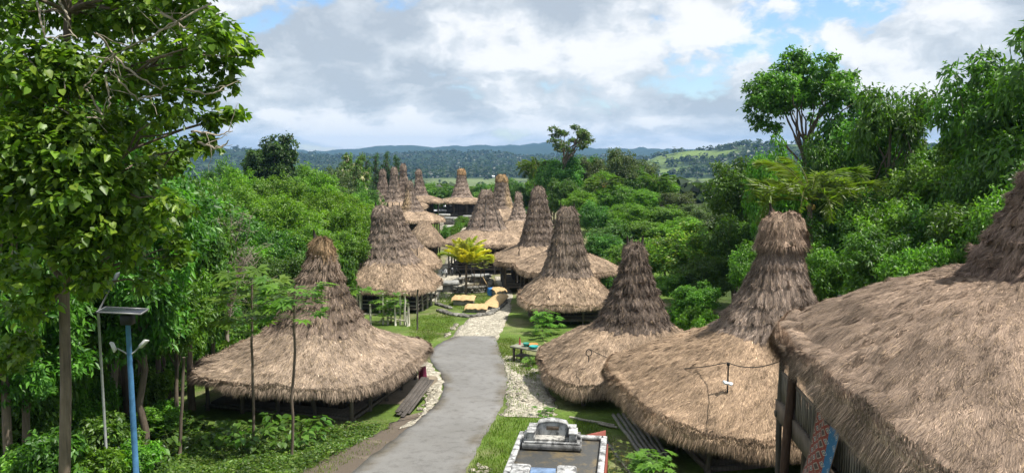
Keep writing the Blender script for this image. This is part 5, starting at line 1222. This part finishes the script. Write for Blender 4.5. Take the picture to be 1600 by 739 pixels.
# motorbikes, person
def motorbike(cx, by, rz, label, col):
    p = gp(cx, by); r = empty('motorbike', (p[0], p[1], g1(*p)), rz, label, 'motorbike')
    for x in (-.6, .6):
        m = MB(); a = np.linspace(0, 2 * math.pi, 17); m.tube(np.stack([x + .25 * np.cos(a), 0 * a, .30 + .25 * np.sin(a)], 1), .055, 7, cap=False); w = m.build('wheel', M_BLACK, r)
        m = MB(); m.tube([(x, -.06, .30), (x, .06, .30)], .17, 10, (1.2, 1.2, 1.2)); m.build('rim', M_METAL, w)
    m = MB(); m.box((-.05, 0, .52), (.85, .2, .26), bev=.06, taper=.8); m.box((-.5, 0, .66), (.5, .2, .16), rotm(0, .2, 0), bev=.05); m.box((.42, 0, .68), (.16, .34, .5), rotm(0, -.35, 0), bev=.05); m.build('body', M_PAINT, r); m.c
    m = MB(); m.box((-.25, 0, .80), (.7, .24, .10), bev=.04); m.build('seat', M_BLACK, r)
    m = MB(); m.tube([(.30, -.34, .98), (.40, -.12, 1.0), (.42, 0, .98), (.40, .12, 1.0), (.30, .34, .98)], .022, 6); m.tube([(.60, 0, .3), (.42, 0, .98)], .03, 6); m.build('handlebar', M_BLACK, r)
    m = MB(); m.box((.50, 0, .92), (.12, .16, .14), bev=.04, col=(2, 2, 2)); m.build('headlight', M_METAL, r)
    for ch in r.children:
        if ch.name.startswith('body'): ch.data.materials[0] = M_PAINT; ca = ch.data.color_attributes['tint']; ca.data.foreach_set('color', np.tile(np.array([*col, 1.0], np.float32), len(ch.data.vertices)))
motorbike(706, 430, D(-80), 'dark motorbike parked in the yard left of the stone ring', (.03, .03, .035))
motorbike(694, 432, D(-60), 'black motorbike with a white panel parked beside the second left house eave', (.5, .5, .5))
def person():
    p = gp(719, 441); z = g1(*p); rs = np.random.RandomState(1)
    r = empty('person', (p[0], p[1], z), D(200), 'person in a grey top and dark shorts bending forward behind the young palm', 'person')
    def skin(name, verts, edges, rad, mat, parent):
        me = bpy.data.meshes.new(name); me.from_pydata(verts, edges, []); o = bpy.data.objects.new(name, me); COL.objects.link(o); o.parent = parent
        md = o.modifiers.new('skin', 'SKIN'); md.use_smooth_shade = True
        for i, q in enumerate(rad): me.skin_vertices[0].data[i].radius = (q, q)
        me.skin_vertices[0].data[0].use_root = True; o.modifiers.new('sub', 'SUBSURF').levels = 1; o.modifiers['sub'].render_levels = 1; me.materials.append(mat)
        ca = None; return o
    V = [(0, 0, .92), (.10, 0, 1.10), (.24, 0, 1.30), (.33, 0, 1.40), (.40, 0, 1.48), (.46, 0, 1.58), (.49, 0, 1.66),
         (0, .10, .88), (.05, .12, .50), (-.02, .12, .08), (.12, .12, .04), (0, -.10, .88), (.10, -.12, .50), (.06, -.12, .08), (.20, -.12, .04),
         (.30, .19, 1.36), (.42, .24, 1.10), (.52, .20, .88), (.55, .19, .80), (.30, -.19, 1.36), (.44, -.24, 1.10), (.54, -.20, .88), (.57, -.19, .80)]
    E = [(0, 1), (1, 2), (2, 3), (3, 4), (4, 5), (5, 6), (0, 7), (7, 8), (8, 9), (9, 10), (0, 11), (11, 12), (12, 13), (13, 14), (3, 15), (15, 16), (16, 17), (17, 18), (3, 19), (19, 20), (20, 21), (21, 22)]
    Rr = [.13, .13, .15, .10, .055, .10, .075, .09, .065, .04, .03, .09, .065, .04, .03, .06, .045, .035, .03, .06, .045, .035, .03]
    skin('body', V, E, Rr, M_SKIN, r)
    m1 = mat_simple('grey_cloth', (.30, .30, .32), .85); m2 = mat_simple('dark_cloth', (.05, .05, .07), .85)
    skin('shirt', [(.04, 0, 1.0), (.12, 0, 1.12), (.25, 0, 1.31), (.32, 0, 1.39), (.30, .2, 1.36), (.38, .235, 1.18), (.30, -.2, 1.36), (.39, -.235, 1.18)], [(0, 1), (1, 2), (2, 3), (3, 4), (4, 5), (3, 6), (6, 7)], [.145, .15, .17, .11, .08, .065, .08, .065], m1, r)
    skin('shorts', [(.02, 0, .96), (0, .10, .87), (.045, .12, .58), (0, -.10, .87), (.085, -.12, .58)], [(0, 1), (1, 2), (0, 3), (3, 4)], [.14, .11, .09, .11, .09], m2, r)
    m = MB(); t = np.linspace(.02, 1.75, 8); a = np.arange(12) * np.pi / 6; m.grid(np.stack([.46 + .115 * np.sin(t)[:, None] * np.cos(a) - .02, .105 * np.sin(t)[:, None] * np.sin(a), 1.61 + .125 * np.cos(t)[:, None] + 0 * a], -1), closed=True); m.build('hair', M_BLACK, r, True)
person()

# ------------------------------------------------------------------ loose stones
def stones(poly, n, smin, smax, label, group, mat, seed):
    rs = np.random.RandomState(seed); poly = np.array(poly, float)
    for i in range(n):
        w = rs.dirichlet(np.ones(len(poly))); p = gp(*(w @ poly)); s = rs.uniform(smin, smax)
        t = np.linspace(.05, math.pi - .05, 6); a = np.arange(9) * 2 * np.pi / 9; rr = 1 + rs.normal(0, .16, (6, 9))
        m = MB(); m.grid(np.stack([np.sin(t)[:, None] * np.cos(a) * rr * s, np.sin(t)[:, None] * np.sin(a) * rr * s * .8, np.cos(t)[:, None] * rr * s * .55], -1), closed=True, col=np.ones(3) * rs.uniform(.7, 1.25))
        o = m.build('stone', mat, smooth_=False); o.location = (float(p[0]), float(p[1]), g1(*p) + s * .25); o.rotation_euler = (0, 0, rs.rand() * 6); tag(o, label, 'stone', group)
stones([(796, 575), (830, 600), (865, 650), (790, 650), (792, 600)], 34, .07, .24, 'pale limestone chunk lying on the stony verge right of the road', 'stones on the right verge', M_LIME, 1)
stones([(692, 600), (684, 585), (672, 640), (645, 662), (668, 600)], 30, .07, .22, 'pale limestone chunk lying on the rubble verge beside the shaggy-eaved house', 'stones on the left verge', M_LIME, 2)
stones([(700, 528), (712, 512), (690, 530), (718, 500)], 14, .10, .28, 'pale stone at the left edge where the concrete meets the limestone path', 'stones at the end of the concrete', M_LIME, 3)
stones([(735, 720), (770, 725), (730, 745), (765, 745)], 14, .05, .16, 'small stone in the grass left of the tomb platform', 'stones left of the tomb platform', M_LIME, 5)

# ------------------------------------------------------------------ grass, ground plants, far woods
def in_poly_samples(poly, n, rs):
    poly = np.array(poly, float); lo, hi = poly.min(0), poly.max(0); out = []
    while len(out) < n:
        q = lo + rs.rand(n * 3, 2) * (hi - lo); ins = np.zeros(len(q), bool); j = len(poly) - 1
        for i in range(len(poly)):
            c = ((poly[i, 1] > q[:, 1]) != (poly[j, 1] > q[:, 1])) & (q[:, 0] < (poly[j, 0] - poly[i, 0]) * (q[:, 1] - poly[i, 1]) / (poly[j, 1] - poly[i, 1] + 1e-9) + poly[i, 0]); ins ^= c; j = i
        out += list(q[ins])
    return np.array(out[:n])
def gps(Q):
    r = np.stack([(Q[:, 0] - 800) / F, np.cos(PITCH) + (369.5 - Q[:, 1]) / F * np.sin(PITCH), -np.sin(PITCH) + (369.5 - Q[:, 1]) / F * np.cos(PITCH)], 1); r /= r[:, 1:2]
    Y = np.full(len(Q), 30.0)
    lo = np.full(len(Q), 6.0); hi = np.full(len(Q), 260.0)
    for _ in range(40):
        mid = (lo + hi) / 2; below = EYE + r[:, 2] * mid < ground(r[:, 0] * mid, mid); hi = np.where(below, mid, hi); lo = np.where(below, lo, mid)
    return np.stack([r[:, 0] * hi, hi], 1)
def cover(name, poly, n, L, W, cols, up, seed, hgt=0.0, kind='leaf', patchy=0.0):
    """low plants growing over an area, nobody could count the leaves"""
    rs = np.random.RandomState(seed); P = gps(in_poly_samples(poly, n, rs))
    P = P + rs.normal(0, .12, P.shape)
    if patchy: keep = wobble(P[:, 0], P[:, 1], 2.2) + rs.normal(0, .35, len(P)) > -patchy; P = P[keep]
    n = len(P); z = ground(P[:, 0], P[:, 1])
    h = hgt * np.clip(.5 + .7 * wobble(P[:, 0] + 40, P[:, 1], 1.7), .05, 1.3) * rs.rand(n)
    B = np.stack([P[:, 0], P[:, 1], z + h], 1); az = rs.rand(n) * 6.28
    hd = np.stack([np.cos(az), np.sin(az), 0 * az], 1)
    if kind == 'blade': tip = hd * .45 + np.array([0, 0, 1.0]); nm = hd + rs.normal(0, .2, (n, 3)); 
    else: tip = hd + np.array([0, 0, up]) * rs.rand(n)[:, None]; nm = np.array([0, 0, 1.0]) + rs.normal(0, .4, (n, 3))
    nm /= np.linalg.norm(nm, axis=1)[:, None]
    m = MB(); leaf_batch(m, B, nm, tip, L * rs.uniform(.5, 1.4, n), W * rs.uniform(.6, 1.3, n), pal(rs, n, cols, jit=.22) * np.clip(1 + .35 * wobble(P[:, 0], P[:, 1], 1.4), .6, 1.5)[:, None], rs, .2)
    return tag(m.build(name, M_LEAF_DRY if kind == 'blade' else M_LEAF), kind='stuff')
GR = [(.13, .21, .026), (.16, .24, .032), (.10, .17, .022), (.20, .23, .06)]
cover('ground_cover', [(200, 760), (205, 690), (300, 668), (420, 672), (520, 668), (600, 662), (575, 684), (520, 712), (470, 738), (440, 780)], 26000, .13, .085, [(.07, .14, .02), (.10, .18, .025), (.05, .105, .016), (.13, .19, .035)], .9, 1, .28)
cover('ground_cover', [(0, 780), (0, 600), (120, 590), (260, 620), (300, 660), (250, 780)], 14000, .2, .12, [(.05, .11, .018), (.035, .08, .014), (.08, .15, .02)], .9, 2, .7)
cover('grass', [(727, 760), (748, 700), (770, 662), (790, 652), (870, 655), (930, 662), (960, 690), (940, 760)], 16000, .14, .022, GR, 1, 3, 0, 'blade', .45)
cover('grass', [(640, 500), (690, 486), (712, 496), (700, 520), (672, 535), (640, 532)], 9000, .12, .03, GR, 1, 4, 0, 'blade', .5)
cover('grass', [(682, 474), (690, 456), (712, 460), (768, 458), (770, 474), (735, 486), (700, 480)], 9000, .13, .035, GR, 1, 5, 0, 'blade', .9)
cover('grass', [(776, 530), (800, 528), (830, 560), (840, 600), (800, 578), (780, 556)], 5000, .13, .026, GR, 1, 6, 0, 'blade', .7)
cover('grass', [(590, 700), (480, 760), (430, 760), (540, 690), (620, 655)], 1800, .13, .02, GR + [(.2, .18, .07)], 1, 7, 0, 'blade', .2)
cover('grass', [(786, 652), (793, 605), (786, 570), (838, 584), (868, 632), (868, 655)], 1500, .14, .025, GR, 1, 8, 0, 'blade', .1)
def leafy(cx, by, label, seed, n=16, size=.42, h=.7, group=None, cols=((.075, .16, .02), (.10, .20, .025), (.055, .12, .018))):
    """a clump of broad heart-shaped leaves on stalks"""
    rs = np.random.RandomState(seed); p = gp(cx, by); r = empty('broadleaf_plant', (p[0], p[1], g1(*p)), 0, label, 'plant', group); st, lv = MB(), MB()
    for i in range(n):
        az = rs.rand() * 6.28; q = rs.uniform(.1, .75) * h; e = np.array([math.cos(az) * q, math.sin(az) * q, h * rs.uniform(.5, 1.1)]); st.tube(np.array([[0, 0, -.05], e * [.4, .4, .7], e]), .010, 4, (.5, .9, .25), cap=False)
        c = np.array(cols[rs.randint(len(cols))]) * np.exp(rs.normal(0, .15)); nm = np.array([math.cos(az) * .4, math.sin(az) * .4, 1.0]) + rs.normal(0, .2, 3); nm /= np.linalg.norm(nm)
        leaf_batch(lv, e[None], nm[None], np.array([[math.cos(az), math.sin(az), -.5]]), size * rs.uniform(.6, 1.15), size * .8 * rs.uniform(.7, 1.1), c[None], rs, .12, 'heart')
    st.build('stalks', M_BARK, r); lv.build('leaves', M_LEAF, r)
for i, (cx, by) in enumerate([(335, 690), (352, 676), (372, 684), (300, 676), (318, 702), (412, 690), (430, 684), (448, 678), (470, 684), (486, 676), (500, 672), (380, 706), (400, 712), (440, 704), (468, 700), (320, 672), (495, 690), (425, 668), (462, 668), (350, 700)]):
    leafy(cx, by, 'broad-leaved plant in the green strip before the shaggy-eaved house', 60 + i, n=13 + i % 5, size=.34 + .03 * (i % 4), h=.5 + .08 * (i % 3), group='broad-leaved plants in the green strip')
for i, (cx, by, s) in enumerate([(225, 700, .5), (235, 735, .4), (190, 712, .45), (252, 690, .4), (140, 730, .4), (268, 715, .35), (60, 735, .4)]):
    leafy(cx, by, 'broad-leaved plant in the undergrowth at the foot of the lamp posts', 90 + i, n=16, size=s, h=1.0, group='broad-leaved plants by the lamp posts')

def woods():
    rs = np.random.RandomState(21); m = MB(); n = 24000
    az = rs.uniform(-.78, .78, n); r = 225 * (3300 / 225) ** rs.rand(n) ** .85
    X, Y = r * np.sin(az), r * np.cos(az); Z = ground(X, Y); px = 800 + F * X / Y
    plain = (r > 650) & (r < 1480) & (Z < -29)
    fld = wobble(X, Y, 260) * 2.0 + wobble(X, Y, 90) - .55; rh = np.clip((px - 930) / 80, 0, 1); f2 = wobble(X + 300, Y, 240) * 2.2 + wobble(X, Y, 70) * .9 + .25
    open_ = ((r > 700) & (np.maximum(fld * .35, rh * f2) > .3)) 
    keep = ~((plain & (rs.rand(n) > .03)) | (open_ & (rs.rand(n) > .10))) & ~((r < 330) & (np.abs(X) < 16))
    X, Y, Z, r = X[keep], Y[keep], Z[keep], r[keep]; n = len(X); k = 13
    S = rs.uniform(3.0, 5.2, n) * np.clip(r / 900, 1, 1.9); H = rs.uniform(5, 11, n)
    d = rs.normal(0, 1, (n, k, 3)); d /= np.linalg.norm(d, axis=2, keepdims=True); d[..., 2] = np.abs(d[..., 2]) * 1.0 - .25
    P = np.stack([X, Y, Z + H * .55], 1)[:, None] + d * S[:, None, None] * rs.uniform(.6, 1.0, (n, k, 1)) * np.array([1, 1, .95])
    nm = d * .7 + np.array([0, 0, .7]) + rs.normal(0, .2, d.shape); nm /= np.linalg.norm(nm, axis=2, keepdims=True); tip = rs.normal(0, 1, d.shape)
    base = pal(rs, n, [(.018, .036, .014), (.025, .048, .016), (.036, .062, .02), (.032, .048, .022)], jit=.12)
    c = np.repeat(base[:, None], k, 1) * np.exp(rs.normal(0, .08, (n, k, 1)))
    Lf = (S[:, None] * rs.uniform(.7, 1.2, (n, k))).ravel()
    leaf_batch(m, P.reshape(-1, 3) - (tip / np.linalg.norm(tip, axis=2, keepdims=True)).reshape(-1, 3) * (Lf * .4)[:, None], nm.reshape(-1, 3), tip.reshape(-1, 3), Lf, Lf * .85, c.reshape(-1, 3), rs, .2)
    tag(m.build('far_woods', M_LEAF), kind='stuff')
woods()
def shed(cx, by, w, d, h, label):
    Y = 1250.0 if by > 283 else 1500.0
    X = xat(cx, Y); g = g1(X, Y); r = empty('farm_shed', (X, Y, g), .2, label, 'shed')
    m = MB(); m.box((0, 0, h * .35), (w, d, h * .7), col=(.9, .9, .88)); m.build('wall', M_PAINT, r)
    m = MB(); V = np.array([[[-w * .53, -d * .56, h * .66], [-w * .53, 0, h], [-w * .53, d * .56, h * .66]], [[w * .53, -d * .56, h * .66], [w * .53, 0, h], [w * .53, d * .56, h * .66]]]); m.grid(V, col=(.85, .86, .88)); o = m.build('roof', M_PAINT, r); o.modifiers.new('t', 'SOLIDIFY').thickness = .3
shed(768, 281, 12, 8, 5, 'tiny white-roofed farm building on the distant plain right of the lone tower')
shed(685, 280, 6, 5, 5, 'tiny pale shed on the distant plain left of the lone tower')

# ------------------------------------------------------------------ air
def build_haze():
    m = MB(); m.box((0, 4000, 60), (20000, 11000, 290)); 
    mt = bpy.data.materials.new('haze'); mt.use_nodes = True; N = NT(mt.node_tree); N.n.clear(); out = N.new('ShaderNodeOutputMaterial'); v = N.new('ShaderNodeVolumePrincipled')
    v.inputs['Color'].default_value = (.30, .58, 1.0, 1); v.inputs['Density'].default_value = HAZE; v.inputs['Anisotropy'].default_value = 0.0
    N.link(v.outputs[0], out.inputs['Volume']); tag(m.build('haze', mt), kind='stuff')
HAZE = 8.5e-5
build_haze()
